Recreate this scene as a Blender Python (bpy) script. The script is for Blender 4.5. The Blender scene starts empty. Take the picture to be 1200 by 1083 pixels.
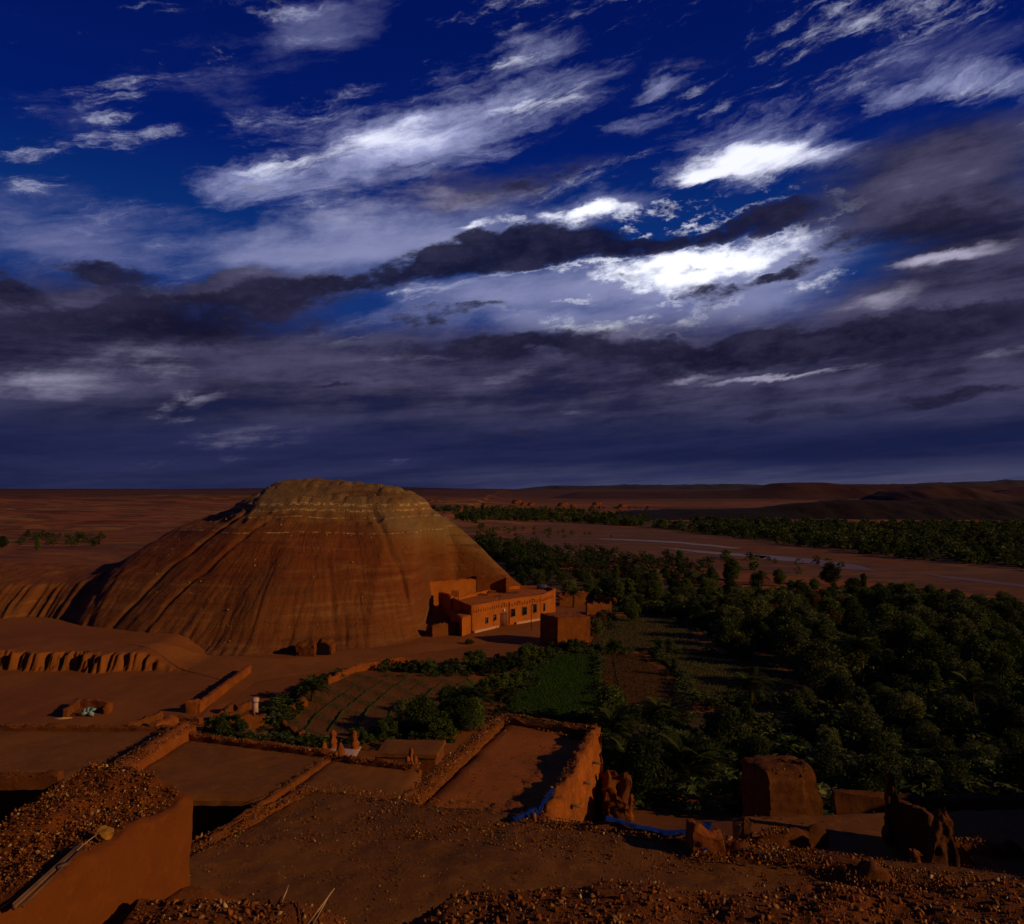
import bpy, bmesh, math, random
import numpy as np
from mathutils import Vector, Matrix
random.seed(7); RNG = np.random.default_rng(7)
SC = bpy.context.scene
COL = SC.collection
R = math.radians

# ------------------------------------------------------------------ camera
F = 900.0; CX, CY = 600.0, 541.5; CZ = 24.0; PITCH = math.atan(31/900)
cam_d = bpy.data.cameras.new('camera'); cam = bpy.data.objects.new('camera', cam_d); COL.objects.link(cam)
cam_d.sensor_width = 36; cam_d.lens = 27; cam_d.clip_start = 0.1; cam_d.clip_end = 60000
cam.location = (0, 0, CZ); cam.rotation_euler = (R(90)+PITCH, 0, 0)
SC.camera = cam

def ray(px, py):
    x = (px-CX)/F; u = (CY-py)/F
    c, s = math.cos(PITCH), math.sin(PITCH)
    return x, c-u*s, s+u*c
def G(px, py, z=0.0):           # where the line of sight through a photo pixel meets height z
    x, y, u = ray(px, py); t = (z-CZ)/u
    return (x*t, y*t)
def P(px, py, D):               # point at distance D
    x, y, u = ray(px, py); t = D/y
    return (x*t, D, CZ+u*t)
def ang(px, py):                # compass direction and height of a photo pixel
    x, y, u = ray(px, py)
    return math.atan2(x, y), math.atan2(u, math.hypot(x, y))

# ------------------------------------------------------------------ node helper
class NT:
    tint = None
    def __init__(s, tree): s.t = tree; s.n = tree.nodes; s.l = tree.links
    def col(s, c): return tuple(c) if s.tint is None else tuple(a*b for a, b in zip(c, s.tint))
    def new(s, ty, **kw):
        n = s.n.new(ty)
        for k, v in kw.items(): setattr(n, k, v)
        return n
    def put(s, sock, v):
        if isinstance(v, bpy.types.NodeSocket): s.l.new(v, sock)
        else: sock.default_value = v
    def m(s, op, a, b=0.0, c=0.0, clamp=False):
        n = s.new('ShaderNodeMath', operation=op, use_clamp=clamp)
        s.put(n.inputs[0], a); s.put(n.inputs[1], b)
        if op in ('MULTIPLY_ADD',): s.put(n.inputs[2], c)
        return n.outputs[0]
    def v(s, op, a, b=(0,0,0)):
        n = s.new('ShaderNodeVectorMath', operation=op); s.put(n.inputs[0], a)
        if op == 'SCALE': s.put(n.inputs[3], b)
        else: s.put(n.inputs[1], b)
        return n.outputs[1] if op in ('LENGTH', 'DOT_PRODUCT') else n.outputs[0]
    def xyz(s, a=0.0, b=0.0, c=0.0):
        n = s.new('ShaderNodeCombineXYZ')
        for i, q in enumerate((a, b, c)): s.put(n.inputs[i], q)
        return n.outputs[0]
    def sep(s, a):
        n = s.new('ShaderNodeSeparateXYZ'); s.put(n.inputs[0], a); return n.outputs
    def noise(s, vec, scale, detail=6, rough=.55, dist=0.0, color=False):
        n = s.new('ShaderNodeTexNoise'); s.put(n.inputs['Vector'], vec)
        n.inputs['Scale'].default_value = scale; n.inputs['Detail'].default_value = detail
        n.inputs['Roughness'].default_value = rough; n.inputs['Distortion'].default_value = dist
        return n.outputs['Color' if color else 'Fac']
    def step(s, x, lo, hi, a=0.0, b=1.0):
        n = s.new('ShaderNodeMapRange', interpolation_type='SMOOTHSTEP')
        s.put(n.inputs[0], x); s.put(n.inputs[1], lo); s.put(n.inputs[2], hi); s.put(n.inputs[3], a); s.put(n.inputs[4], b)
        return n.outputs[0]
    def mix(s, f, a, b, mode='MIX'):
        n = s.new('ShaderNodeMix', data_type='RGBA', blend_type=mode)
        s.put(n.inputs[0], f)
        for i, q in ((6, a), (7, b)):
            if isinstance(q, tuple) and len(q) == 3: q = s.col(q)+(1.0,)
            s.put(n.inputs[i], q)
        return n.outputs[2]
    def ramp(s, x, stops):
        n = s.new('ShaderNodeValToRGB'); s.put(n.inputs[0], x); e = n.color_ramp.elements
        while len(e) < len(stops): e.new(0.5)
        for q, (p, c) in zip(e, stops): q.position = p; q.color = s.col(c)+(1.0,)
        return n.outputs[0]

# ------------------------------------------------------------------ light
SUN_EL = 21.0; SUN_DIR = Vector((0.93, -0.37, 0)).normalized()
SUN_DIR = (SUN_DIR*math.cos(R(SUN_EL))+Vector((0, 0, math.sin(R(SUN_EL))))).normalized()
sd = bpy.data.lights.new('sun', 'SUN'); sd.energy = 4.6; sd.angle = R(0.6); sd.color = (1.0, 0.62, 0.30)
sun = bpy.data.objects.new('sun', sd); COL.objects.link(sun)
sun.rotation_euler = SUN_DIR.to_track_quat('Z', 'Y').to_euler(); sun.location = (60, -30, 60)
vs = SC.view_settings; vs.view_transform = 'Standard'; vs.look = 'None'; vs.gamma = 1; vs.exposure = -1.0
SC.render.engine = 'CYCLES'
cy = SC.cycles; cy.use_denoising = True; cy.max_bounces = 5; cy.diffuse_bounces = 3; cy.transparent_max_bounces = 6
cy.use_adaptive_sampling = True; cy.adaptive_threshold = 0.02

# ------------------------------------------------------------------ sky
W = bpy.data.worlds.new('World'); SC.world = W; W.use_nodes = True
W.cycles.sampling_method = 'MANUAL'; W.cycles.sample_map_resolution = 256
T = NT(W.node_tree); W.node_tree.nodes.clear()
SKS = 0.08
K = (2**(-vs.exposure))/SKS
def sk(r, g, b): return (r*K, g*K, b*K)
tc = T.new('ShaderNodeTexCoord'); dirv = tc.outputs['Generated']
dx, dy, dz = T.sep(dirv)
az = T.m('ARCTAN2', dx, dy)
el = T.m('ARCTAN2', dz, T.m('SQRT', T.m('ADD', T.m('MULTIPLY', dx, dx), T.m('MULTIPLY', dy, dy))))
ae = T.xyz(az, el, 0.0)
# stretched coordinates: clouds lie in long streaks that climb towards the right
zt_ = T.m('ADD', dz, T.m('MULTIPLY', dx, -0.17))
zz = T.m('POWER', T.m('ABSOLUTE', T.m('ADD', zt_, 0.3)), 0.75)
str1 = T.xyz(dx, dy, T.m('MULTIPLY', zz, 2.7))
str2 = T.xyz(dx, dy, T.m('MULTIPLY', zz, 6.5))
str3 = T.xyz(dx, dy, T.m('MULTIPLY', T.m('POWER', T.m('ABSOLUTE', T.m('ADD', T.m('ADD', dz, T.m('MULTIPLY', dx, -0.06)), 0.12)), 0.7), 8.0))
w1 = T.v('SUBTRACT', T.noise(str1, 3.0, 5, .55, color=True), (.5, .5, .5))
w2 = T.v('SUBTRACT', T.noise(str1, 9.0, 7, .62, color=True), (.5, .5, .5))
def warp(a1, a2, b1, b2):
    n = T.v('ADD', ae, T.v('MULTIPLY', w1, (a1, b1, 0)))
    return T.v('ADD', n, T.v('MULTIPLY', w2, (a2, b2, 0)))
aeA = warp(.12, .12, .045, .055)
aeB = warp(.09, .10, .045, .06)
LAST = [None]       # each patch is evaluated after the one before it, which keeps few values alive at once
def ell(co, px, py, wpx, hpx, tilt, amp=1.0, soft=0.0):
    """soft elliptical patch of cloud centred on a compass direction"""
    a, e = ang(px, py)
    if LAST[0] is not None:
        n = T.new('ShaderNodeVectorMath', operation='MULTIPLY_ADD'); T.put(n.inputs[0], LAST[0]); n.inputs[1].default_value = (1e-7,)*3; T.put(n.inputs[2], co); co = n.outputs[0]
    mp = T.new('ShaderNodeMapping', vector_type='TEXTURE')
    T.put(mp.inputs[0], co)
    mp.inputs['Location'].default_value = (a, e, 0)
    mp.inputs['Rotation'].default_value = (0, 0, R(tilt))
    k = math.cos(a)
    mp.inputs['Scale'].default_value = (wpx/900*.9*k, hpx/900*.93, 1)
    ln = T.v('LENGTH', mp.outputs[0])
    return T.step(ln, 1.0, soft, 0.0, amp)
def group(co, L):
    o = None
    for q in L:
        e = ell(co, *q); o = e if o is None else T.m('ADD', o, e)
        LAST[0] = o
    return o
nish = T.new('ShaderNodeTexSky', sky_type='NISHITA', sun_disc=False)
nish.sun_elevation = R(SUN_EL); nish.sun_rotation = math.atan2(SUN_DIR.x, SUN_DIR.y)
nish.altitude = 1200; nish.air_density = 1.0; nish.dust_density = 0.6; nish.ozone_density = 2.0
blue = T.mix(1.0, nish.outputs[0], (0.03, 0.11, 0.42), 'MULTIPLY')
blue = T.mix(T.step(el, -0.02, .62, .9, .98), blue, T.ramp(T.step(el, 0.0, .62), [(0, sk(.016, .030, .15)), (.45, sk(.004, .034, .185)), (.75, sk(.0006, .011, .135)), (1, sk(.0003, .0065, .098))]))
n_f = T.noise(str1, 9.0, 10, .66)         # billows
n_w = T.noise(str2, 5.0, 10, .68, .9)     # wisps
n_s = T.noise(str3, 2.6, 9, .62)          # sheets
n_d = T.noise(T.v('MULTIPLY', dirv, (1, 1, 2.0)), 26.0, 8, .68)  # fine billows
n_b = T.noise(str1, 2.6, 4, .5)           # broad
def dens(g, n, k, lo, hi): return T.step(T.m('ADD', g, T.m('MULTIPLY', T.m('SUBTRACT', n, .5), k)), lo, hi)
def brk(n, a): return T.m('MULTIPLY', T.m('SUBTRACT', n, .5), a)
def blend(a, b, t): return T.m('ADD', T.m('MULTIPLY', a, 1-t), T.m('MULTIPLY', b, t))
cA, sA = math.cos(R(14)), math.sin(R(14))
strC = T.xyz(T.m('ADD', T.m('MULTIPLY', az, cA*1.5), T.m('MULTIPLY', el, sA*1.5)), T.m('ADD', T.m('MULTIPLY', az, -sA*8), T.m('MULTIPLY', el, cA*8)), dy)
n_c = T.noise(T.v('ADD', strC, T.v('MULTIPLY', w2, (.10, .35, 0))), 3.0, 11, .70, .1)   # filaments of the high cloud
n_wf = blend(n_c, n_f, .25); n_sf = blend(n_s, n_f, .4); n4 = blend(n_f, n_d, .42)
c = blue
# thin veil over the blue
g0 = group(aeA, [(110, 265, 330, 70, 6, .6), (400, 30, 130, 46, 26, .75), (290, 115, 130, 40, 5, .36), (230, 60, 260, 60, 10, .26), (70, 130, 140, 40, 0, .3), (330, 0, 60, 14, 10, .6),
                 (1120, 70, 170, 60, 0, .6), (60, 290, 200, 50, -8, .5), (520, 250, 330, 60, 14, .3), (920, 165, 190, 62, 0, .45), (620, 150, 260, 50, 10, .35)])
v0 = dens(g0, n_wf, 2.6, .14, 1.4)
c = T.mix(v0, c, sk(.15, .165, .34))
# white cirrus
g1 = group(aeA, [(400, 185, 290, 70, 13, .85), (540, 150, 240, 60, 14, .8), (660, 112, 140, 40, 13, .85), (480, 190, 200, 60, 20, .3), (600, 70, 140, 34, 12, 1.05), (775, 97, 56, 16, 16, .95), (720, 150, 115, 20, 12, .95),
                 (290, 210, 120, 40, 8, .75), (890, 176, 165, 60, -4, 1.15), (980, 190, 120, 34, -8, .8), (1080, 102, 150, 20, 0, .9), (1180, 100, 110, 40, 2, .8), (1110, 66, 90, 20, -20, .35), (150, 245, 130, 20, 10, .45), (95, 268, 90, 14, -20, .4)])
v1 = dens(g1, n_wf, 4.8, .16, 2.1)
c = T.mix(v1, c, sk(.40, .43, .70))
g1b = group(aeA, [(440, 172, 170, 26, 14, .75), (640, 122, 110, 20, 12, 1.0), (900, 188, 130, 34, -3, 1.45), (840, 206, 55, 12, -4, .9), (590, 78, 80, 20, 12, .8), (1140, 106, 70, 16, 0, .45), (330, 192, 90, 22, 10, .6)])
c = T.mix(dens(g1b, n_wf, 4.2, .22, 1.4), c, sk(.95, .97, 1.12))
# bright gap in the middle
g2 = group(aeB, [(470, 275, 260, 56, 9, .95), (300, 295, 240, 46, 8, .75), (600, 345, 260, 70, 4, 1.0), (800, 325, 200, 70, 2, 1.25), (700, 245, 140, 30, 6, .85), (930, 300, 150, 50, 0, .9), (900, 355, 160, 34, 4, .7), (380, 335, 130, 34, 8, .5), (680, 385, 200, 30, 2, .8), (430, 385, 200, 26, 6, .6)])
v2 = dens(g2, blend(n_sf, n_c, .35), 2.6, .10, 1.35)
c = T.mix(v2, c, sk(.24, .26, .46))
g2b = group(aeB, [(780, 318, 150, 40, -3, 1.35), (690, 246, 130, 16, 2, 1.1), (880, 300, 130, 28, 4, 1.05), (560, 258, 110, 13, 12, .7), (690, 385, 170, 24, -4, .6), (940, 335, 110, 22, 8, .65), (800, 372, 110, 16, 4, .6), (480, 345, 120, 10, 12, .4)])
bright = dens(g2b, n4, 3.6, .34, 1.2)
c = T.mix(bright, c, sk(1.05, 1.08, 1.22))
# grey sheet lower down, thicker towards the horizon
sheet = T.m('ADD', T.step(el, ang(600, 335)[1], ang(600, 430)[1], 0, 1.0), group(aeB, [(60, 400, 320, 90, 3, .8), (1150, 250, 280, 150, 0, .85), (1060, 175, 240, 50, 0, .35), (970, 250, 270, 70, 5, .6), (600, 212, 240, 44, 8, .62), (1200, 350, 320, 120, 0, .8), (330, 340, 180, 46, 8, .8), (170, 340, 190, 34, 0, .55), (270, 325, 90, 20, 10, .6)]))
shn = dens(sheet, n_sf, 1.5, .2, 1.0)
tone = blend(n_s, n_f, .38)
shcol = T.mix(T.step(tone, .36, .64), sk(.0105, .0100, .034), sk(.074, .069, .140))
lowk = T.step(el, ang(600, 455)[1], ang(600, 525)[1], 0, .95)
shcol = T.mix(lowk, shcol, T.mix(T.step(n_s, .35, .65), sk(.0075, .0115, .050), sk(.016, .020, .075)))
shcol = T.mix(T.m('MULTIPLY', T.step(el, ang(600, 535)[1], ang(600, 562)[1]), T.step(az, -.30, .2, .12, .95)), shcol, T.mix(T.step(n_s, .35, .6), sk(.026, .029, .085), sk(.060, .062, .125)))
c = T.mix(shn, c, shcol)
# lighter patches in the sheet
g5 = group(aeB, [(222, 468, 80, 24, 14, .75), (420, 388, 130, 13, 6, .55), (110, 400, 150, 40, 3, .45), (60, 445, 130, 40, 2, .45), (190, 430, 90, 24, 0, .4), (900, 447, 120, 8, 2, .9), (1010, 432, 170, 16, 6, .5), (1180, 415, 130, 14, 6, .5), (500, 420, 130, 12, 2, .5), (640, 440, 300, 22, 0, .35), (660, 478, 120, 10, 0, .35), (1140, 293, 130, 17, 6, .8), (1085, 306, 90, 14, 6, .65), (1060, 335, 90, 16, 8, .5), (980, 395, 180, 20, 6, .4), (820, 440, 70, 10, 0, .5)])
c = T.mix(dens(g5, n_sf, 3.2, .22, 1.35), c, sk(.42, .39, .54))
# dark clouds with torn edges
g4 = group(aeB, [(190, 380, 300, 44, 4, .95), (400, 335, 220, 38, 12, 1.05), (540, 292, 150, 40, 12, 1.15), (670, 280, 150, 42, -2, 1.25), (120, 314, 115, 24, 2, .85), (15, 337, 70, 22, 0, .85), (200, 345, 130, 22, 0, .6),
                 (620, 408, 330, 28, 2, 1.0), (860, 412, 300, 40, 6, 1.0), (1080, 385, 300, 46, 8, .95), (880, 258, 180, 36, 4, .9), (1050, 285, 190, 36, 6, .55), (850, 342, 130, 20, 8, .72), (740, 325, 70, 12, 3, .6), (620, 305, 150, 22, 8, .7), (840, 316, 80, 12, 3, .55), (560, 362, 120, 12, 6, .6), (690, 352, 90, 12, 4, .55), (910, 322, 80, 14, 6, .6), (780, 285, 120, 18, 2, .65),
                 (500, 378, 200, 24, 6, .8), (680, 500, 220, 16, 2, .65), (385, 452, 60, 7, 0, .7), (1130, 468, 230, 14, 6, .65), (640, 205, 190, 24, 10, .55), (1120, 240, 200, 50, 0, .4), (790, 240, 100, 20, 6, .6), (460, 440, 160, 16, 0, .5), (900, 495, 200, 12, 0, .4)])
e4 = T.m('ADD', T.m('ADD', g4, brk(n4, 3.1)), brk(n_b, .8))
d4 = T.step(e4, .28, .80)
# thin lit edges where cloud thins in front of the bright gap
glow = ell(ae, 760, 295, 300, 120, 3, 1.0)
rim = T.m('MULTIPLY', T.m('MULTIPLY', T.step(e4, .16, .36), T.step(e4, .56, .38)), T.m('MULTIPLY', T.m('MULTIPLY', glow, .9), T.step(n_d, .44, .60)))
c = T.mix(rim, c, sk(.80, .83, 1.0))
dcol = T.mix(T.step(n4, .40, .66), sk(.0060, .0056, .022), sk(.024, .022, .056))
c = T.mix(T.m('MULTIPLY', d4, .94), c, dcol)
bg = T.new('ShaderNodeBackground'); T.put(bg.inputs[0], c); bg.inputs[1].default_value = SKS
wo = T.new('ShaderNodeOutputWorld'); T.l.new(bg.outputs[0], wo.inputs[0])

# ------------------------------------------------------------------ materials
EARTH = (1.0, .85, .27)      # the red, blue-poor earth of the place
def mat(name, tint=EARTH):
    m = bpy.data.materials.new(name); m.use_nodes = True
    t = NT(m.node_tree); t.tint = tint; b = m.node_tree.nodes['Principled BSDF']; b.inputs['Roughness'].default_value = .95
    b.inputs['Specular IOR Level'].default_value = .15
    return m, t, b
def bump(t, b, h, strength, dist):
    n = t.new('ShaderNodeBump'); n.inputs['Strength'].default_value = strength; n.inputs['Distance'].default_value = dist
    t.put(n.inputs['Height'], h); t.l.new(n.outputs[0], b.inputs['Normal'])
def earth(name, base, dark, light, scale=1.0, bs=.6, bd=.03, streak=0.0, speck=True):
    m, t, b = mat(name); g = t.new('ShaderNodeNewGeometry').outputs['Position']
    a = t.noise(g, .35*scale, 6, .6); f = t.noise(g, 3.2*scale, 8, .65); q = t.noise(g, 24*scale, 6, .7)
    c = t.mix(t.step(a, .3, .7), dark, base)
    c = t.mix(t.m('MULTIPLY', t.step(f, .48, .75), .7), c, light)
    c = t.mix(t.m('MULTIPLY', t.step(q, .45, .30), .5), c, dark)
    if speck:
        vo = t.new('ShaderNodeTexVoronoi'); t.put(vo.inputs['Vector'], g); vo.inputs['Scale'].default_value = 11*scale
        s = t.m('MULTIPLY', t.step(vo.outputs['Distance'], .28, .12), t.step(t.noise(g, 5*scale, 3), .52, .6))
        c = t.mix(t.m('MULTIPLY', s, .6), c, light)
    if streak:
        st = t.noise(t.v('MULTIPLY', g, (5, 5, .5)), 1.0, 6, .6)
        c = t.mix(t.m('MULTIPLY', t.step(st, .5, .7), streak), c, dark)
    t.put(b.inputs['Base Color'], c)
    h = t.m('ADD', t.m('MULTIPLY', f, .6), t.m('MULTIPLY', q, .4)); bump(t, b, h, bs, bd)
    return m
M = {}
M['adobe'] = earth('adobe', (.27, .086, .030), (.17, .052, .02), (.34, .125, .055), 1.5, 1.0, .06, .5)
M['adobe_dull'] = earth('adobe_dull', (.19, .064, .024), (.12, .042, .018), (.25, .098, .045), 1.5, 1.0, .06, .45)
M['render'] = earth('render', (.175, .052, .014), (.13, .040, .010), (.21, .070, .024), 1.6, .9, .03, .3, speck=True)
M['facade'] = earth('facade', (.40, .125, .034), (.27, .085, .026), (.46, .17, .06), .8, .9, .05, .5, speck=False)
M['ramp_plaster'] = earth('ramp_plaster', (.40, .125, .034), (.22, .070, .022), (.48, .19, .08), 2.2, 1.0, .07, .6)
M['mud_shade_tone'] = earth('mud_shade_tone', (.135, .050, .02), (.085, .032, .014), (.18, .075, .035), 1.6, 1.0, .06, .5)  # adobe darkened to carry the shade on the stair block and right terrace
M['warm_roof'] = earth('warm_roof', (.30, .100, .030), (.20, .068, .022), (.36, .14, .05), 1.2, .8, .02)
M['roof'] = earth('roof', (.215, .088, .034), (.145, .060, .026), (.27, .125, .055), 1.0, .7, .02)
M['gravel_roof'] = earth('gravel_roof', (.165, .070, .030), (.11, .046, .022), (.24, .115, .055), 1.4, 1.0, .03)
M['soil'] = earth('soil', (.19, .068, .026), (.12, .044, .018), (.24, .095, .04), .3, .6, .06, speck=False)
M['ochre'] = earth('ochre', (.40, .24, .10), (.30, .16, .06), (.46, .30, .15), 1, .5, .02)

def stone_mat():
    m, t, b = mat('rubble_stone'); ge = t.new('ShaderNodeNewGeometry'); ri = ge.outputs['Random Per Island']
    oi = t.new('ShaderNodeObjectInfo').outputs['Random']
    r = t.m('FRACT', t.m('ADD', ri, oi))
    c = t.ramp(r, [(0, (.08, .032, .016)), (.30, (.15, .052, .022)), (.55, (.26, .085, .03)), (.74, (.30, .12, .05)), (.86, (.26, .14, .10)), (.94, (.38, .26, .22)), (1, (.62, .52, .50))])
    c = t.mix(t.m('MULTIPLY', t.step(t.noise(ge.outputs['Position'], 14, 6, .7), .42, .62), .45), c, (.11, .045, .02))
    t.put(b.inputs['Base Color'], c); bump(t, b, t.noise(ge.outputs['Position'], 40, 4), .5, .01)
    return m
M['stone'] = stone_mat()

def leaf_mat(name, cols, tr=.25):
    m, t, b = mat(name, (1.25, 1.1, .45)); ge = t.new('ShaderNodeNewGeometry'); ri = ge.outputs['Random Per Island']
    oi = t.new('ShaderNodeObjectInfo').outputs['Random']
    c = t.ramp(ri, [(0, cols[0]), (.5, cols[1]), (1, cols[2])])
    hs = t.new('ShaderNodeHueSaturation'); t.put(hs.inputs['Value'], t.m('MULTIPLY_ADD', oi, .85, .45)); t.put(hs.inputs['Hue'], t.step(oi, 1, 0, .485, .512)); t.put(hs.inputs['Color'], c)
    c = hs.outputs[0]
    t.put(b.inputs['Base Color'], c); b.inputs['Roughness'].default_value = .7
    tr_ = t.new('ShaderNodeBsdfTranslucent'); t.put(tr_.inputs[0], c); mx = t.new('ShaderNodeMixShader'); mx.inputs[0].default_value = tr
    t.l.new(b.outputs[0], mx.inputs[1]); t.l.new(tr_.outputs[0], mx.inputs[2])
    t.l.new(mx.outputs[0], m.node_tree.nodes['Material Output'].inputs[0])
    return m
M['leaf_olive'] = leaf_mat('leaf_olive', [(.040, .060, .026), (.070, .098, .046), (.115, .145, .080)])
M['leaf_green'] = leaf_mat('leaf_green', [(.030, .056, .016), (.050, .088, .024), (.085, .125, .040)])
M['leaf_dark'] = leaf_mat('leaf_dark', [(.016, .030, .010), (.024, .044, .014), (.036, .056, .020)])
M['leaf_rust'] = leaf_mat('leaf_rust', [(.10, .052, .014), (.13, .068, .018), (.09, .070, .022)])
M['palm'] = leaf_mat('palm', [(.028, .050, .018), (.040, .066, .024), (.060, .082, .034)], .15)
M['grass'] = leaf_mat('grass', [(.016, .052, .008), (.022, .068, .011), (.032, .080, .016)], .2)
M['bark'] = earth('bark', (.10, .055, .03), (.05, .03, .018), (.15, .09, .05), 2, .8, .03, .4)

def flat(name, col, rough=.8, metal=0.0, nz=.3):
    m, t, b = mat(name, None); g = t.new('ShaderNodeNewGeometry').outputs['Position']
    n = t.noise(g, 6, 6, .6)
    d = tuple(q*.5 for q in col)
    t.put(b.inputs['Base Color'], t.mix(t.m('MULTIPLY', t.step(n, .4, .7), nz*2), col, d)); b.inputs['Roughness'].default_value = rough
    b.inputs['Metallic'].default_value = metal; bump(t, b, n, .3, .01)
    return m
M['tarp'] = flat('tarp', (.004, .030, .18), .85, 0, .6)
M['teal'] = flat('teal', (.26, .42, .34), .6, 0, .6)
M['wood'] = flat('wood', (.16, .085, .04), .8)
M['door'] = flat('door', (.16, .05, .02), .7)
M['iron'] = flat('iron', (.025, .018, .014), .6, .3)
M['pane_and_hollow_dark'] = flat('pane_and_hollow_dark', (.012, .010, .010), .25)
M['plinth'] = flat('plinth', (.55, .30, .14), .9)
M['cream'] = flat('cream', (.52, .34, .22), .9, 0, .35)
M['straw'] = flat('straw', (.45, .27, .11), .8)
M['tin'] = flat('tin', (.14, .075, .04), .6, .2, .5)
M['white'] = flat('white', (.62, .6, .58), .7)
M['satellite'] = flat('satellite', (.06, .06, .08), .6)

# ------------------------------------------------------------------ noise
def _h(i, j, k, s):
    n = (i*374761393 + j*668265263 + k*2147483647 + s*1274126177) & 0xffffffff
    n = ((n ^ (n >> 13))*1274126177) & 0xffffffff
    n = n ^ (n >> 16)
    return (n & 0xffff)/65535.0
def vn(x, y, z=0.0, s=0):
    x, y, z = np.broadcast_arrays(np.asarray(x, float), np.asarray(y, float), np.asarray(z, float))
    i, j, k = np.floor(x).astype(np.int64), np.floor(y).astype(np.int64), np.floor(z).astype(np.int64)
    u, v, w = x-i, y-j, z-k
    u = u*u*u*(u*(u*6-15)+10); v = v*v*v*(v*(v*6-15)+10); w = w*w*w*(w*(w*6-15)+10)
    def L(a, b, t): return a+(b-a)*t
    r = L(L(L(_h(i, j, k, s), _h(i+1, j, k, s), u), L(_h(i, j+1, k, s), _h(i+1, j+1, k, s), u), v),
          L(L(_h(i, j, k+1, s), _h(i+1, j, k+1, s), u), L(_h(i, j+1, k+1, s), _h(i+1, j+1, k+1, s), u), v), w)
    return r*2-1
def fbm(x, y, z=0.0, o=5, s=0, g=.5):
    r = 0; a = 1; f = 1
    for q in range(o): r = r+a*vn(np.asarray(x)*f, np.asarray(y)*f, np.asarray(z)*f, s+q*17); a *= g; f *= 2.03
    return r
def ss(x, a, b):
    t = np.clip((np.asarray(x, float)-a)/(b-a), 0, 1); return t*t*(3-2*t)

# ------------------------------------------------------------------ object helpers
def mesh(name, V, Fc, m=None, smooth=False):
    me = bpy.data.meshes.new(name)
    V = np.asarray(V, np.float32)
    if isinstance(Fc, np.ndarray):
        n, k = Fc.shape
        me.vertices.add(len(V)); me.vertices.foreach_set('co', V.ravel())
        me.loops.add(n*k); me.loops.foreach_set('vertex_index', Fc.astype(np.int32).ravel())
        me.polygons.add(n); me.polygons.foreach_set('loop_start', np.arange(n, dtype=np.int32)*k)
        me.update(calc_edges=True); me.validate()
    else:
        me.from_pydata(V.tolist(), [], Fc); me.update()
    if smooth: me.polygons.foreach_set('use_smooth', np.ones(len(me.polygons), bool))
    if m: me.materials.append(M[m] if isinstance(m, str) else m)
    return me
def link(name, me, parent=None, loc=(0, 0, 0), **tags):
    o = bpy.data.objects.new(name, me); COL.objects.link(o); o.location = loc
    if parent: o.parent = parent
    for k, v in tags.items(): o[k] = v
    return o
def thing(name, label, cat, loc=(0, 0, 0), rz=0, group=None):
    o = bpy.data.objects.new(name, None); COL.objects.link(o); o.location = loc; o.rotation_euler = (0, 0, rz)
    o.empty_display_size = .3; o['label'] = label; o['category'] = cat
    if group: o['group'] = group
    return o
def child(name, me, par, world=True, **tags):
    """mesh given in world coordinates, hung under a thing that stands at par.location"""
    o = link(name, me, None, **tags); o.parent = par
    if world:
        o.matrix_parent_inverse = (Matrix.Translation(par.location) @ Matrix.Rotation(par.rotation_euler.z, 4, 'Z')).inverted()
    return o
def cat(parts):
    V = []; Q = []; n = 0
    for v, f in parts:
        V.append(v); Q.append(f+n); n += len(v)
    return np.concatenate(V), np.concatenate(Q)
def grid_faces(nx, ny, off=0, flip=False):
    i, j = np.meshgrid(np.arange(nx-1), np.arange(ny-1), indexing='ij')
    a = (i*ny+j).ravel(); f = np.stack([a, a+ny, a+ny+1, a+1], 1)+off
    return f[:, ::-1] if flip else f
def qbox(c, z0, z1, res=.3, rough=.05, rr=.06, freq=2.4, seed=3, jag=0.0, bottom=False, z1b=None):
    """rough mud box on a four-cornered footprint (counter-clockwise), rounded top edges, jagged top"""
    c = [np.array(q, float) for q in c]
    la = max(np.linalg.norm(c[1]-c[0]), np.linalg.norm(c[2]-c[3])); lb = max(np.linalg.norm(c[3]-c[0]), np.linalg.norm(c[2]-c[1]))
    h = z1-z0
    na, nb, nh = [max(1, int(min(220, math.ceil(q/res)))) for q in (la, lb, h)]
    def ev(a, b, t):
        p = ((1-a)*(1-b))[..., None]*c[0]+(a*(1-b))[..., None]*c[1]+(a*b)[..., None]*c[2]+((1-a)*b)[..., None]*c[3]
        top = z1 if z1b is None else z1+(z1b-z1)*b
        e = np.minimum(np.minimum(a, 1-a)*la, np.minimum(b, 1-b)*lb)
        r = rr*(1-np.clip(e/max(rr, 1e-6), 0, 1))**2
        tj = jag*fbm(p[..., 0]*1.7, p[..., 1]*1.7, 0, 4, seed+5)
        z = z0+(top-z0-r*t**8+tj*t)*t
        V = np.stack([p[..., 0], p[..., 1], z], -1)
        x, y, zz_ = V[..., 0]*freq, V[..., 1]*freq, V[..., 2]*freq
        for q in range(3):
            V[..., q] += rough*fbm(x, y, zz_, 4, seed+q*31)*(1 if q < 2 else .6)
        return V.reshape(-1, 3)
    out = []
    def face(fa, n1, n2, flip):
        u, v = np.meshgrid(np.linspace(0, 1, n1+1), np.linspace(0, 1, n2+1), indexing='ij')
        out.append((fa(u, v), grid_faces(n1+1, n2+1, 0, flip)))
    face(lambda u, v: ev(u, v, np.ones_like(u)), na, nb, False)
    face(lambda u, v: ev(u, np.zeros_like(u), v), na, nh, False)
    face(lambda u, v: ev(u, np.ones_like(u), v), na, nh, True)
    face(lambda u, v: ev(np.zeros_like(u), u, v), nb, nh, True)
    face(lambda u, v: ev(np.ones_like(u), u, v), nb, nh, False)
    if bottom: face(lambda u, v: ev(u, v, np.zeros_like(u)), na, nb, True)
    return cat(out)
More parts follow.
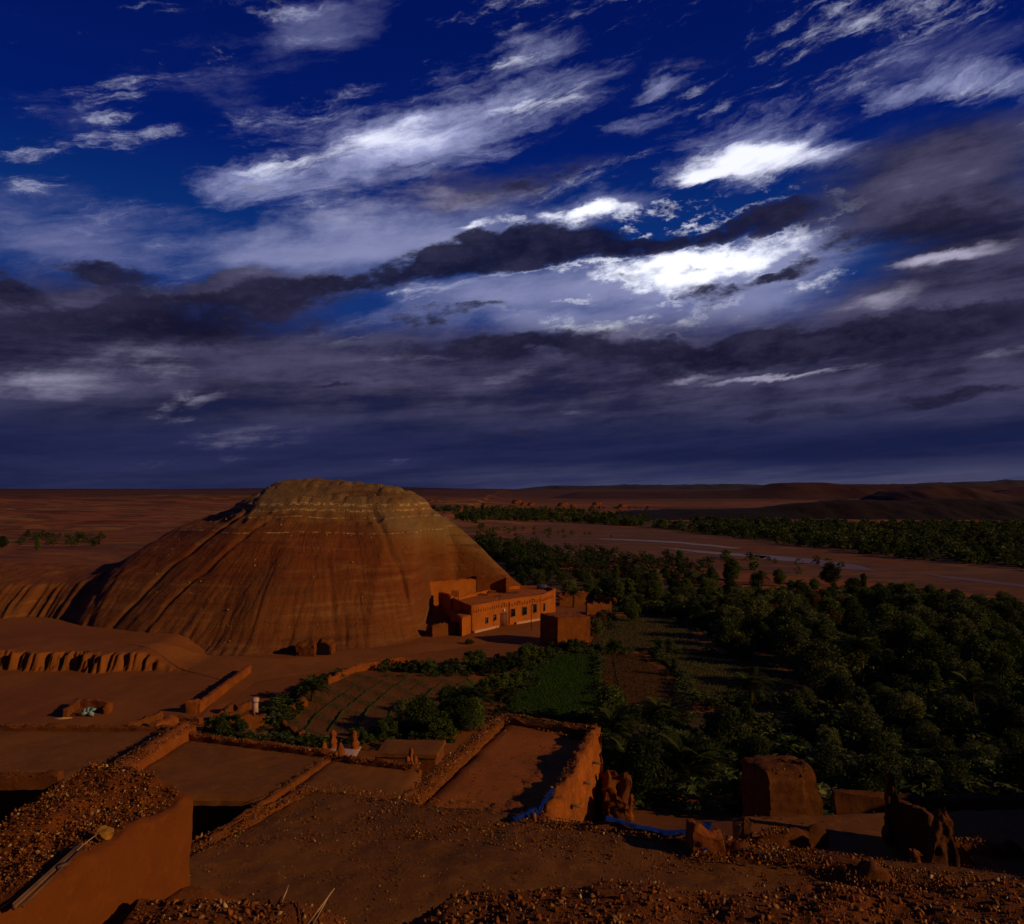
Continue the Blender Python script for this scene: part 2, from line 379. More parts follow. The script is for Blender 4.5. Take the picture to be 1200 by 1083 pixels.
def seg(p, q, w, ext=0.0):
    """footprint of a straight wall from p to q, w thick"""
    p = np.array(p, float); q = np.array(q, float); d = (q-p)/np.linalg.norm(q-p); n = np.array([d[1], -d[0]])*w/2
    p = p-d*ext; q = q+d*ext
    return [p+n, q+n, q-n, p-n]
def box(cx, cy, cz, sx, sy, sz, rz=0.0):
    v = np.array([(x, y, z) for x in (-.5, .5) for y in (-.5, .5) for z in (-.5, .5)])*(sx, sy, sz)
    c, s = math.cos(rz), math.sin(rz); v = np.stack([v[:, 0]*c-v[:, 1]*s+cx, v[:, 0]*s+v[:, 1]*c+cy, v[:, 2]+cz], 1)
    return v, np.array([[0, 1, 3, 2], [4, 6, 7, 5], [0, 4, 5, 1], [2, 3, 7, 6], [0, 2, 6, 4], [1, 5, 7, 3]])
def tube(pts, rad, n=7):
    pts = [np.array(p, float) for p in pts]; V = []; m = len(pts)
    for i, p in enumerate(pts):
        d = pts[min(i+1, m-1)]-pts[max(i-1, 0)]; d /= np.linalg.norm(d)
        a = np.cross(d, (0, 0, 1)) if abs(d[2]) < .9 else np.cross(d, (1, 0, 0)); a /= np.linalg.norm(a); b = np.cross(d, a)
        r = rad[i] if hasattr(rad, '__len__') else rad
        for k in range(n):
            t = 2*math.pi*k/n; V.append(p+r*(a*math.cos(t)+b*math.sin(t)))
    Q = [[i*n+k, i*n+(k+1) % n, (i+1)*n+(k+1) % n, (i+1)*n+k] for i in range(m-1) for k in range(n)]
    V.append(pts[0]); V.append(pts[-1])
    c0, c1 = len(V)-2, len(V)-1
    Q += [[c0, (k+1) % n, k, c0] for k in range(n)]; Q += [[c1, (m-1)*n+k, (m-1)*n+(k+1) % n, c1] for k in range(n)]
    return np.array(V), Q
def tube_mesh(name, pts, rad, m, n=7):
    V, Q = tube(pts, rad, n); Q = [q if q[0] != q[3] else q[:3] for q in Q]
    return mesh(name, V, Q, m, True)
# stones: angular hulls
HULLS = []
for s in range(14):
    bm = bmesh.new(); rr_ = np.random.default_rng(s)
    p = rr_.normal(size=(9, 3)); p /= np.linalg.norm(p, axis=1)[:, None]; p *= rr_.uniform(.75, 1.0, (9, 1)); p *= (1, rr_.uniform(.6, .95), rr_.uniform(.45, .8))
    vsx = [bm.verts.new(q) for q in p]; r_ = bmesh.ops.convex_hull(bm, input=vsx)
    bmesh.ops.delete(bm, geom=[q for q in bm.verts if not q.link_faces], context='VERTS'); bmesh.ops.triangulate(bm, faces=bm.faces)
    bm.verts.index_update(); HULLS.append((np.array([v.co[:] for v in bm.verts]), np.array([[v.index for v in f.verts] for f in bm.faces]))); bm.free()
def rotm(n, rng):
    q = rng.normal(size=(n, 4)); q /= np.linalg.norm(q, axis=1)[:, None]; w, x, y, z = q.T
    return np.stack([np.stack([1-2*(y*y+z*z), 2*(x*y-z*w), 2*(x*z+y*w)], 1), np.stack([2*(x*y+z*w), 1-2*(x*x+z*z), 2*(y*z-x*w)], 1), np.stack([2*(x*z-y*w), 2*(y*z+x*w), 1-2*(x*x+y*y)], 1)], 1)
def stones(pos, size, seed=1):
    rng = np.random.default_rng(seed); pos = np.asarray(pos); size = np.asarray(size); k = rng.integers(0, 14, len(pos)); out = []
    for v in range(14):
        idx = np.nonzero(k == v)[0]
        if not len(idx): continue
        hv, hf = HULLS[v]; Rm = rotm(len(idx), rng)
        V = np.einsum('nij,vj->nvi', Rm, hv)*size[idx][:, None, None]+pos[idx][:, None, :]
        Fx = hf[None]+(np.arange(len(idx))*len(hv))[:, None, None]
        out.append((V.reshape(-1, 3), Fx.reshape(-1, 3)))
    return cat(out)
STONE_ME = [mesh('stone', h[0], h[1], 'stone') for h in HULLS]
def loose_stone(par, p, s, m=None, name='stone', rng=random):
    o = bpy.data.objects.new(name, rng.choice(STONE_ME)); COL.objects.link(o)
    o.location = p; o.scale = (s, s*rng.uniform(.8, 1.1), s*rng.uniform(.8, 1)); o.rotation_euler = [rng.uniform(0, 6.28) for _ in range(3)]
    if par:
        o.parent = par; o.matrix_parent_inverse = (Matrix.Translation(par.location) @ Matrix.Rotation(par.rotation_euler.z, 4, 'Z')).inverted()
    return o
def scatter_quad(c, n, rng, zf, sz, edge=None, pw=2.6):
    """random stones inside a quad; zf(x,y) gives the surface"""
    a = rng.random(n); b = rng.random(n); c = [np.array(q, float) for q in c]
    if edge: b = np.where(rng.random(n) < edge, b**4, b)
    p = ((1-a)*(1-b))[:, None]*c[0]+(a*(1-b))[:, None]*c[1]+(a*b)[:, None]*c[2]+((1-a)*b)[:, None]*c[3]
    s = sz[0]*(sz[1]/sz[0])**(rng.random(n)**pw)
    z = zf(p[:, 0], p[:, 1])
    return np.stack([p[:, 0], p[:, 1], z+s*.25], 1), s

# ------------------------------------------------------------------ terrain
def gh(x, y):
    x, y = np.broadcast_arrays(np.asarray(x, float), np.asarray(y, float))
    z = 11*np.clip((64-y)/44, 0, 1.25)+.35*fbm(x*.12, y*.12, 0, 3, 4)*ss(y, 70, 60)
    # eroded bank on the left, terrace behind it
    rdg = np.abs(fbm(x*2.1+.8*vn(x*.3, 0, 0, 2), y*.25, 0, 4, 12))*(.4+1.3*(.5+.5*vn(x*.16, 0, 0, 6)))
    edge = 101+1.1*fbm(x*.22, y*.02, 0, 4, 8)+1.15*rdg+.9*ss(x, -54, -45)
    t = ss(y, edge, edge+1.5+.8*vn(x*1.3, 3, 0, 5))
    z = z+2.1*t*ss(x, -43, -51)+.16*fbm(x*1.1, y*.9, 0, 3, 9)*t*(1-ss(y, edge+1.6, edge+3))*ss(x, -43, -51)
    # small undulation of the plaza and path
    z = z+.10*fbm(x*.15, y*.15, 0, 4, 3)*ss(y, 66, 72)*ss(x, 0, -12)*ss(y, 125, 110)
    # far plain to the left: low cut ridges
    far = ss(y, 230, 330)
    lf = ss(x, 20, -60)+0*x
    rd = np.abs(fbm(x*.0028, y*.011, 0, 4, 21))
    z = z+far*lf*(5.0*rd*np.clip(y/700, .4, 1.6))
    # gentle rise towards the horizon so that far plain reads as bands
    z = z+ss(y, 1800, 6000)*9+ss(y, 700, 2500)*2.5*fbm(x*.0012, y*.003, 0, 3, 31)
    return z
def axis(pts):
    out = [pts[0][0]]
    for (a, b, s) in pts:
        n = max(1, int(round((b-a)/s))); out += list(np.linspace(a, b, n+1)[1:])
    return np.array(out)
def geo(a, b, r, s0):
    o = [a]; s = s0
    while o[-1] < b: o.append(o[-1]+s); s *= r
    return o[1:]
gx = np.concatenate([-np.array(geo(90, 14000, 1.09, 2))[::-1], axis([(-90, -76, 1), (-76, -40, .20), (-40, 60, 1.4), (60, 200, 4)]), np.array(geo(200, 14000, 1.09, 6))])
gy = np.concatenate([axis([(-30, 60, 3), (60, 98, 1.0), (98, 107, .25), (107, 135, 1.2), (135, 240, 4), (240, 700, 6)]), np.array(geo(700, 16000, 1.05, 9))])
X, Y = np.meshgrid(gx, gy, indexing='ij')
def ground_mat():
    m, t, b = mat('ground'); g = t.new('ShaderNodeNewGeometry').outputs['Position']; x, y, z = t.sep(g)
    a = t.noise(g, .05, 7, .6); f = t.noise(g, .6, 8, .65); q = t.noise(g, 6, 6, .7)
    near = t.mix(t.step(a, .35, .65), (.185, .066, .026), (.235, .088, .036))
    near = t.mix(t.m('MULTIPLY', t.step(f, .5, .75), .5), near, (.28, .125, .060))
    near = t.mix(t.m('MULTIPLY', t.step(q, .5, .35), .35), near, (.11, .042, .02))
    # strips of differently coloured earth on the far plain
    ly = t.m('LOGARITHM', t.m('MAXIMUM', y, 10.0), 2.718); xr = t.m('DIVIDE', x, t.m('MAXIMUM', y, 10.0))
    s1 = t.noise(t.xyz(t.m('MULTIPLY', xr, 2.2), t.m('MULTIPLY', ly, 6.5), 3.0), 1.0, 10, .66, .3); s2 = t.noise(t.xyz(t.m('MULTIPLY', xr, 7), t.m('MULTIPLY', ly, 9), 0), 1.0, 9, .66)
    farc = t.ramp(s1, [(0, (.05, .018, .014)), (.40, (.09, .03, .022)), (.455, (.27, .09, .045)), (.485, (.06, .028, .02)), (.53, (.32, .15, .07)), (.56, (.09, .035, .022)), (.62, (.20, .075, .04)), (1, (.12, .05, .03))])
    farc = t.mix(t.m('MULTIPLY', t.step(s2, .55, .68), .75), farc, (.055, .055, .024))
    farc = t.mix(t.step(y, 1000, 2400, 0, .85), farc, (.060, .022, .019))
    c = t.mix(t.step(y, 170, 300), near, farc)
    t.put(b.inputs['Base Color'], c); bump(t, b, t.m('ADD', f, t.m('MULTIPLY', q, .3)), .6, .08)
    return m
M['ground'] = ground_mat()
V = np.stack([X, Y, gh(X, Y)], -1).reshape(-1, 3)
link('ground', mesh('ground', V, grid_faces(len(gx), len(gy)), 'ground', True), kind='structure')

# ------------------------------------------------------------------ the hill
sil_x = np.array([-140, -110, -100, -90, -82.5, -77, -71.7, -68.3, -64.2, -58.3, -51.7, -48.5, -46, -41.7, -33, -28, -22.5, -18.3, -11.7, -7.5, -2.5, 0, 4, 9, 14])
sil_z = np.array([12.5, 10.6, 10.2, 9.8, 9.5, 9.6, 11.4, 13.9, 17.2, 19.6, 21.8, 24.2, 25.2, 25.8, 25.3, 24.9, 24.2, 22.4, 17.8, 14.2, 9.2, 6.4, 3.4, .8, -1.5])
frn_y = np.interp
hx = np.linspace(-140, 14, 616); hy = np.linspace(104, 200, 384)
HX, HY = np.meshgrid(hx, hy, indexing='ij')
def hill(x, y):
    S = np.interp(x, sil_x, sil_z); k = np.ones_like(x)
    # smooth the profile
    S = sum(np.interp(x+d, sil_x, sil_z) for d in (-2, -1, 0, 1, 2))/5
    y0 = np.interp(x, [-140, -82, -70, -45, -20, 0, 14], [150, 150, 152, 152, 150, 151, 158])
    fr = np.interp(x, [-140, -84, -77, -68, -55, -38, -22, -12, -4, 14], [125, 126, 127, 120, 114.5, 113, 117, 127, 141, 150])
    bk = np.interp(x, [-140, -84, -60, -20, 14], [166, 168, 196, 194, 170])
    t = np.where(y < y0, (y0-y)/(y0-fr), (y-y0)/(bk-y0))
    tw = t+.022*fbm(x*.06, y*.05, 0, 3, 61)
    tw = np.clip(tw, 0, 1.6)
    xe = x+np.where(y < y0, 6.0, 0)*np.clip(tw, 0, 1.1)*ss(x, -42, -62)*(1-ss(x, -84, -100))     # the left foot spreads towards the bluff
    S = sum(np.interp(xe+d, sil_x, sil_z) for d in (-2, -1, 0, 1, 2))/5
    big = ss(x, -92, -60)
    f = 1-.98*tw**1.55
    f = np.where(f < .12, .12*np.exp((f-.12)/.12*1.0)-0.03*ss(tw, .9, 1.2), f)
    fl = .22*(1-ss(tw, 0, .7))+.78*(1-ss(tw+.05*fbm(x*.35, 0, 0, 4, 66)+.05*np.abs(vn(x*1.1, y*.05, 0, 68)), .52, .98))           # bluff profile on the left
    z = S*(big*f+(1-big)*fl)
    # strata ledges
    led = .8*vn(z*.75+1.2*vn(x*.04, y*.04, 0, 71), x*.02, y*.02, 73)
    z = z+.34*led*ss(z, 13, 18)*ss(tw, .15, .3)
    L1 = 20.9+.5*vn(x*.06, y*.06, 0, 72)
    z = z+1.0*(ss(z, L1-.35, L1+.05)-.5)*ss(z, 17, 19)*(.4+.9*np.abs(vn(x*.5, y*.5, 0, 7)))
    # gullies running down the slope
    cx0, cy0 = -36, 158
    th = np.arctan2(x-cx0, -(y-cy0)); lowm = ss(z, 17.5, 8)*ss(z, -.4, 1.2)
    gl = np.abs(vn(th*34+1.2*vn(x*.1, y*.1, 0, 3), z*.06, 0, 81)); gl2 = np.abs(vn(th*80+2*vn(x*.15, y*.15, 0, 4), z*.1, 0, 82))
    gl = np.where(x < -76, np.abs(vn(x*.55+1.1*vn(x*.1, y*.1, 0, 3), y*.03, 0, 81)), gl)
    gl2 = np.where(x < -76, np.abs(vn(x*1.3, y*.05, 0, 82)), gl2)
    gl = gl+(x < -70)*.25; gl2 = gl2+(x < -70)*.2
    amp_ = np.where(x < -70, .5, .45+.55*ss(x, -56, -44))
    z = z-amp_*(1-ss(gl, 0, .5))*.20*lowm*(.3+.7*ss(z, 11, 3))-amp_*(1-ss(gl2, 0, .45))*.12*ss(z, 18, 6)*ss(z, -.3, .8)
    z = z+.13*fbm(x*.5, y*.5, 0, 5, 91)+.35*fbm(x*.07, y*.07, 0, 3, 92)*ss(z, 1, 4)
    # oblique washed channels
    for (ax, ay, bx, by, dpt, w) in ((-47, 143, -65, 118, .55, .6), (-42, 138, -58, 115, .4, .5), (-21, 132, -15.5, 124, 1.0, .5), (-27, 142, -20, 130, .4, .6), (-74, 140, -65, 119, .5, .8), (-31, 128, -27, 117, .35, .5)):
        d = np.array([bx-ax, by-ay]); ll = np.hypot(*d); u = ((x-ax)*d[0]+(y-ay)*d[1])/ll; vv_ = ((x-ax)*d[1]-(y-ay)*d[0])/ll+.8*vn(u*.3, 0, 0, 14)
        z = z-dpt*np.exp(-(vv_/w)**2)*ss(u, 0, 4)*ss(u, ll+1, ll-2)
    # cut into the slope behind the houses
    z = np.where((x > -13) & (y < 153.5) & (z > 3.6), np.where(x+(-.0)*y > -13+ss(y, 150, 136)*2, z-(z-3.6)*ss(x-.25*(150-y)*0, -14, -10.5)*ss(y, 154.5, 151.5)*ss(y, 133, 137), z), z)
    cut = ss(x, -17.2, -14.4)*ss(y-(143.2+.71*(x+16.8)), .5, -.5)
    z = np.where(z > 0, z*(1-cut*.86), z)
    return z-.3
HZ = hill(HX, HY)
def hill_mat():
    m, t, b = mat('hill_rock', (.74, .62, .27)); g = t.new('ShaderNodeNewGeometry').outputs['Position']; x, y, z = t.sep(g)
    zw = t.m('ADD', z, t.m('MULTIPLY', t.m('SUBTRACT', t.noise(g, .12, 5), .5), 3.4))
    zw = t.m('ADD', zw, t.m('MULTIPLY', t.m('MAXIMUM', t.m('ADD', x, 28), 0), .42))     # the beds dip to the right
    c = t.ramp(t.m('DIVIDE', zw, 27), [(0, (.19, .070, .03)), (.12, (.215, .084, .036)), (.28, (.215, .078, .034)), (.40, (.21, .066, .026)), (.52, (.225, .066, .024)), (.64, (.225, .082, .03)), (.72, (.25, .125, .06)), (.78, (.27, .185, .13)), (.9, (.24, .165, .12)), (1, (.28, .20, .13))])
    thin = t.noise(t.v('ADD', t.v('MULTIPLY', g, (.05, .05, .8)), t.v('SCALE', t.noise(g, .12, 4, color=True), .9)), 1.0, 8, .7)
    c = t.mix(t.m('MULTIPLY', t.step(thin, .52, .62), .55), c, (.30, .16, .085))
    c = t.mix(t.m('MULTIPLY', t.step(thin, .47, .38), .6), c, (.13, .042, .02))
    c = t.mix(t.m('MULTIPLY', t.step(t.noise(g, .5, 8, .7), .5, .7), .35), c, (.15, .055, .022))
    # pale rocky beds near the top
    for zc, w in ((21.2, .24), (20.2, .16), (19.0, .08), (16.4, .08)):
        d = t.m('ABSOLUTE', t.m('SUBTRACT', t.m('ADD', z, t.m('MULTIPLY', t.m('SUBTRACT', t.noise(g, .06, 2), .5), 2.0)), zc))
        k = t.m('MULTIPLY', t.step(d, w*1.6, w*.5), t.step(t.noise(g, 1.1, 5, .7), .47, .56))
        c = t.mix(t.m('MULTIPLY', k, .9), c, (.55, .44, .40))
    # fine straight rills running down from the summit
    th = t.m('ARCTAN2', t.m('ADD', x, 36.0), t.m('SUBTRACT', 158.0, y))
    wob = t.m('MULTIPLY', t.m('SUBTRACT', t.noise(g, .22, 4), .5), .10)
    rl = t.noise(t.xyz(t.m('MULTIPLY', t.m('ADD', th, wob), 62), t.m('MULTIPLY', z, .10), 0), 1.0, 6, .7)
    rk = t.m('MULTIPLY', t.step(rl, .46, .34), t.step(z, 20, 14, 0, .8))
    c = t.mix(t.m('MULTIPLY', rk, .42), c, (.12, .045, .022)); c = t.mix(t.m('MULTIPLY', t.step(rl, .56, .68), t.step(z, 18, 9, 0, .25)), c, (.34, .17, .09))
    c = t.mix(t.m('MULTIPLY', t.step(t.noise(g, .09, 6, .6), .5, .64), .35), c, (.17, .10, .055))
    t.put(b.inputs['Base Color'], c)
    rb = t.new('ShaderNodeBump'); rb.inputs['Strength'].default_value = .7; rb.inputs['Distance'].default_value = .35; t.put(rb.inputs['Height'], rl)
    bump(t, b, t.m('ADD', t.noise(g, 1.6, 8, .7), t.m('MULTIPLY', t.noise(t.v('MULTIPLY', g, (.3, .3, 3)), 1.0, 6), .8)), .8, .16)
    for n_ in m.node_tree.nodes:
        if n_.type == 'BUMP' and n_ != rb: t.l.new(rb.outputs[0], n_.inputs['Normal'])
    return m
M['hill'] = hill_mat()
V = np.stack([HX, HY, HZ], -1).reshape(-1, 3)
link('hill', mesh('hill', V, grid_faces(len(hx), len(hy)), 'hill', True), kind='structure')
def hz(x, y): return float(max(hill(np.array([float(x)]), np.array([float(y)]))[0], gh(x, y)))
# rocks lying on the hill: scattered pieces of the broken beds
rng = np.random.default_rng(5)
px_ = rng.uniform(-62, -4, 2600); py_ = rng.uniform(114, 150, 2600); pz_ = hill(px_, py_)
keep = (pz_ > 1) & (rng.random(2600) < np.where((np.abs(pz_-20.8) < .9), 1, np.where(pz_ > 15, .10, .05)))
p_ = np.stack([px_, py_, pz_], 1)[keep]
Vs, Fs = stones(p_, .10+.28*rng.random(len(p_))**3, 3)
o = link('hill_rocks', mesh('hill_rocks', Vs, Fs, 'ochre'), kind='stuff'); o['label'] = 'small pale rocks strewn along the ledges of the domed hill'

# ------------------------------------------------------------------ far hills
def far_mat(name, c1, c2):
    m, t, b = mat(name, (1, .9, .6)); g = t.new('ShaderNodeNewGeometry').outputs['Position']
    n = t.noise(t.v('MULTIPLY', g, (.004, .004, .05)), 1.0, 7, .6)
    t.put(b.inputs['Base Color'], t.mix(t.step(n, .4, .6), c1, c2)); bump(t, b, t.noise(g, .03, 7, .6), .8, 4)
    return m
M['mesa'] = far_mat('mesa', (.036, .015, .011), (.056, .022, .016))
M['mesa_shade_tone'] = far_mat('mesa_shade_tone', (.008, .006, .005), (.014, .008, .007))  # cloud shade on the ridge is put into this near-black colour
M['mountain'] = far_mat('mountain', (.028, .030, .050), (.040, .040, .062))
def ridge(name, pts, D, depth, m, nx=160, ny=24, zb=-2.0, seed=0, jag=.06, front=.35):
    """long hill whose crest follows photo heights pts at distance D, rising from the plain"""
    xs = [P(a, b, D)[0] for a, b in pts]; zs = [P(a, b, D)[2] for a, b in pts]
    x = np.linspace(xs[0], xs[-1], nx); v = np.linspace(-1, 1, ny)
    Xq, Vq = np.meshgrid(x, v, indexing='ij'); Sq = np.interp(Xq, xs, zs)-zb
    prof = np.where(Vq < 0, 1-ss(-Vq, .05, 1)**.8*1.0, 1-ss(Vq, .3, 1))
    Yq = D+Vq*depth*(1+.25*fbm(Xq/depth*1.3, 0, 0, 3, seed+2))
    e = ss(Xq, xs[0], xs[0]+(xs[-1]-xs[0])*.04)*ss(Xq, xs[-1], xs[-1]-(xs[-1]-xs[0])*.04)
    Z = zb+Sq*np.clip(prof+jag*fbm(Xq/depth*5, Yq/depth*5, 0, 4, seed)*ss(np.abs(Vq), 0, .3)*(1-ss(np.abs(Vq), .85, 1)), 0, 2)*e
    return link(name, mesh(name, np.stack([Xq, Yq, Z], -1).reshape(-1, 3), grid_faces(nx, ny), m, True), kind='structure')
ridge('mountains', [(540, 574), (600, 574), (625, 571), (650, 569), (700, 569.5), (740, 568), (800, 568.5), (860, 567), (905, 569), (960, 571), (1040, 568), (1100, 566), (1180, 563), (1300, 561), (1500, 560)], 15000, 900, 'mountain', 300, 16, -20, 3, .15)
ridge('far_plateau', [(-500, 574), (-100, 573.5), (60, 573.2), (200, 573), (330, 572), (460, 571), (490, 571.5), (560, 573), (640, 575), (680, 576)], 5200, 420, 'mesa', 300, 20, 4, 5)
ridge('far_mesa', [(640, 577), (780, 576), (870, 574.5), (900, 570), (915, 566), (965, 565.5), (985, 567.5), (1100, 567.8), (1200, 568.5), (1400, 567.5), (1700, 568)], 1900, 170, 'mesa', 400, 30, 0, 6, .03)
ridge('right_mesa', [(1010, 592), (1050, 577), (1085, 569.5), (1120, 569), (1145, 574), (1170, 579), (1230, 570), (1300, 571), (1500, 572), (1700, 575)], 900, 100, 'mesa', 260, 40, 0, 9, .07)
ridge('dark_ridge', [(700, 607), (725, 600), (800, 597), (850, 597), (900, 595), (930, 590), (1000, 586), (1060, 588), (1120, 584), (1180, 588), (1300, 584), (1500, 582), (1700, 590)], 640, 60, 'mesa_shade_tone', 300, 40, -.5, 12, .07)

# ------------------------------------------------------------------ river
def sheet(name, pts, z, m, sub=1, kind='structure', zf=None, res=None):
    bm = bmesh.new(); vs_ = [bm.verts.new((p[0], p[1], 0)) for p in pts]; f = bm.faces.new(vs_)
    if f.normal.z < 0: f.normal_flip()
    bmesh.ops.triangulate(bm, faces=bm.faces)
    if sub > 1:
        for _ in range(sub):
            es = [e for e in bm.edges if e.calc_length() > (res or 2.5)]
            if not es: break
            bmesh.ops.subdivide_edges(bm, edges=es, cuts=1); bmesh.ops.triangulate(bm, faces=bm.faces)
    for v in bm.verts: v.co.z = z+(float(gh(v.co.x, v.co.y)) if zf is None else zf)
    bm.normal_update()
    me = bpy.data.meshes.new(name); bm.to_mesh(me); bm.free(); me.materials.append(M[m])
    return link(name, me, kind=kind)
def smooth_poly(pts, n=6, amp=.4, seed=1):
    out = []; k = len(pts)
    for i in range(k):
        a = np.array(pts[i]); b = np.array(pts[(i+1) % k]); 
        for j in range(n):
            q = a+(b-a)*j/n; d = np.linalg.norm(b-a)
            out.append(tuple(q+amp*d/n*.6*np.array([vn(q[0]*.11, q[1]*.11, 0, seed), vn(q[0]*.11, q[1]*.11, 0, seed+1)])))
    return out
def bed_mat():
    m, t, b = mat('river_bed'); g = t.new('ShaderNodeNewGeometry').outputs['Position']
    n = t.noise(t.v('MULTIPLY', g, (.02, .055, 0)), 1.0, 11, .7, .8)
    c = t.ramp(n, [(0, (.085, .042, .042)), (.42, (.145, .070, .07)), (.49, (.085, .043, .045)), (.55, (.175, .09, .098)), (.62, (.11, .055, .055)), (1, (.16, .09, .095))])
    t.put(b.inputs['Base Color'], c); bump(t, b, t.noise(g, .3, 6), .4, .1); return m
M['bed'] = bed_mat()
far_e = [(545, 612), (600, 614), (680, 616), (760, 619), (850, 628), (950, 640), (1050, 650), (1200, 662), (1400, 684)]
near_e = [(1400, 730), (1200, 703), (1110, 690), (1000, 680), (900, 672), (800, 664), (700, 657), (620, 650), (575, 640)]
sheet('river_bed', smooth_poly([G(a, b, .06) for a, b in far_e+near_e], 5, .35, 3), .06, 'bed', zf=0)
def water_mat():
    m, t, b = mat('river_water'); g = t.new('ShaderNodeNewGeometry').outputs['Position']
    b.inputs['Base Color'].default_value = (.15, .07, .045, 1); b.inputs['Roughness'].default_value = .4; b.inputs['Specular IOR Level'].default_value = .16
    bump(t, b, t.noise(g, 2.0, 5), .12, .05); return m
M['water'] = water_mat()
for a in ([(700, 631), (740, 632), (800, 635), (870, 642), (860, 643), (800, 637), (740, 633.5), (705, 632)],
          [(860, 648), (900, 651), (960, 656), (1010, 663), (1030, 669), (990, 667), (940, 660), (880, 652)],
          [(770, 641), (830, 646), (900, 652), (896, 654), (830, 649)],
          [(1080, 672), (1130, 677), (1220, 687), (1220, 690), (1110, 678)]):
    sheet('river', smooth_poly([G(p, q, .1) for p, q in a], 5, .4, 8), .10, 'water', zf=0)
# darker silt bars on the river bed
for a in ([(800, 634), (900, 641), (1000, 652), (1100, 664), (1100, 666), (1000, 656), (900, 645)], [(560, 616), (640, 620), (720, 622), (640, 624), (575, 622)], [(830, 655), (900, 660), (880, 662), (840, 659)], [(1120, 686), (1210, 694), (1210, 699), (1150, 692)]):
    sheet('silt_bar', smooth_poly([G(p, q, .1) for p, q in a], 5, .5, 18), .08, 'soil', zf=0)

# ------------------------------------------------------------------ fields, road
def furrow_mat(name, c1, c2, ang_, sc):
    m, t, b = mat(name); g = t.new('ShaderNodeNewGeometry').outputs['Position']; x, y, z = t.sep(g)
    w = t.m('ADD', t.m('MULTIPLY', x, math.cos(ang_)*sc), t.m('MULTIPLY', y, math.sin(ang_)*sc))
    w = t.m('ADD', w, t.m('MULTIPLY', t.noise(g, .15, 4), 3.0))
    s = t.m('SINE', w); n = t.noise(g, .9, 8, .65)
    c = t.mix(t.m('MULTIPLY', t.step(s, -.2, .8), t.step(n, .38, .6)), c1, c2)
    c = t.mix(t.m('MULTIPLY', t.step(n, .55, .7), .5), c, c1)
    t.put(b.inputs['Base Color'], c); bump(t, b, t.m('ADD', t.m('MULTIPLY', s, .5), n), .6, .12); return m
M['furrow'] = furrow_mat('furrowed_soil', (.16, .060, .025), (.062, .052, .018), .75, 2.0)
M['plot'] = furrow_mat('plot_soil', (.13, .052, .022), (.085, .055, .018), 1.3, 1.6)
M['dark_plot'] = furrow_mat('dark_plot_soil', (.075, .036, .016), (.070, .052, .020), 1.4, 1.1)
M['green_plot'] = furrow_mat('green_soil', (.045, .060, .014), (.028, .052, .010), .1, 3)
M['litter'] = earth('litter', (.085, .060, .03), (.040, .034, .018), (.13, .085, .045), .5, .8, .06)
M['road'] = earth('road', (.25, .098, .042), (.20, .075, .032), (.29, .13, .065), .3, .3, .03, speck=False)
def px_sheet(name, L, z, m, amp=.35, n=4, seed=3, sub=6, res=2.0): return sheet(name, smooth_poly([G(a, b, .05) for a, b in L], n, amp, seed), z, m, sub, res=res)
px_sheet('field', [(330, 868), (322, 835), (352, 812), (400, 790), (470, 782), (545, 792), (560, 812), (520, 850), (440, 880)], .05, 'furrow')
px_sheet('field', [(640, 768), (698, 768), (702, 800), (703, 840), (590, 842), (610, 800)], .06, 'green_plot')
px_sheet('field', [(703, 766), (772, 767), (800, 800), (790, 830), (706, 838)], .06, 'plot')
px_sheet('field', [(780, 767), (900, 770), (930, 800), (930, 822), (812, 826), (806, 800)], .06, 'dark_plot')
px_sheet('field', [(700, 722), (790, 722), (830, 762), (700, 762)], .06, 'dark_plot')
px_sheet('field', [(-40, 700), (60, 702), (60, 704), (-40, 706)], .05, 'plot')
px_sheet('road', [(150, 772), (250, 768), (330, 772), (420, 768), (480, 757), (530, 749), (600, 738), (655, 730), (652, 740), (600, 751), (560, 756), (500, 765), (440, 778), (380, 786), (300, 800), (240, 850), (225, 850), (270, 800), (200, 782)], .05, 'road', .3)
px_sheet('path', [(752, 767), (760, 767), (782, 783), (800, 805), (796, 812), (776, 790), (757, 772)], .09, 'road', .2)
FB_ = [(690, 609), (760, 610), (900, 613), (1050, 615), (1200, 616), (1400, 620), (1400, 690), (1200, 667), (1050, 654), (950, 642), (850, 629), (760, 618), (690, 614)]
def bund(L, h=.35, w=.5, m='soil', name='earth_bank', label=None):
    V_ = []
    pts = [np.array(G(a, b, 0)) for a, b in L]; parts = [qbox(seg(p, q, w, .1), -.2+float(gh(*p)), h+float(gh(*p)), .3, .06, .15, 1.4, 5) for p, q in zip(pts[:-1], pts[1:])]
    v, f = cat(parts); o = link(name, mesh(name, v, f, m, True), kind='structure'); return o
sheet('far_bank', [G(a, b, .05) for a, b in FB_], .04, 'litter', zf=0)
px_sheet('oasis_floor', [(575, 655), (640, 664), (700, 672), (800, 682), (900, 691), (1000, 700), (1110, 709), (1200, 722), (1330, 748), (1330, 1000), (1000, 900), (700, 900), (704, 846), (800, 836), (935, 828), (935, 800), (905, 768), (850, 762), (800, 722), (700, 716), (655, 690), (612, 692), (595, 672)], .03, 'litter', .3, 5, 21, 7, 4.0)
bund([(598, 767), (702, 766), (775, 766), (870, 769)], .3, .6)
bund([(702, 767), (703, 800), (704, 838)], .25, .5, 'green_plot')
bund([(718, 767), (722, 790), (726, 810)], .15, .35, 'green_plot')
bund([(765, 767), (785, 782), (802, 800), (806, 815)], .4, .5, 'green_plot')
bund([(806, 826), (900, 826), (960, 830)], .3, .5)
for i in range(6):
    bund([(352+i*32, 862-i*3), (372+i*30, 836-i*3), (400+i*27, 815-i*2), (425+i*24, 798)], .16, .35, 'green_plot')

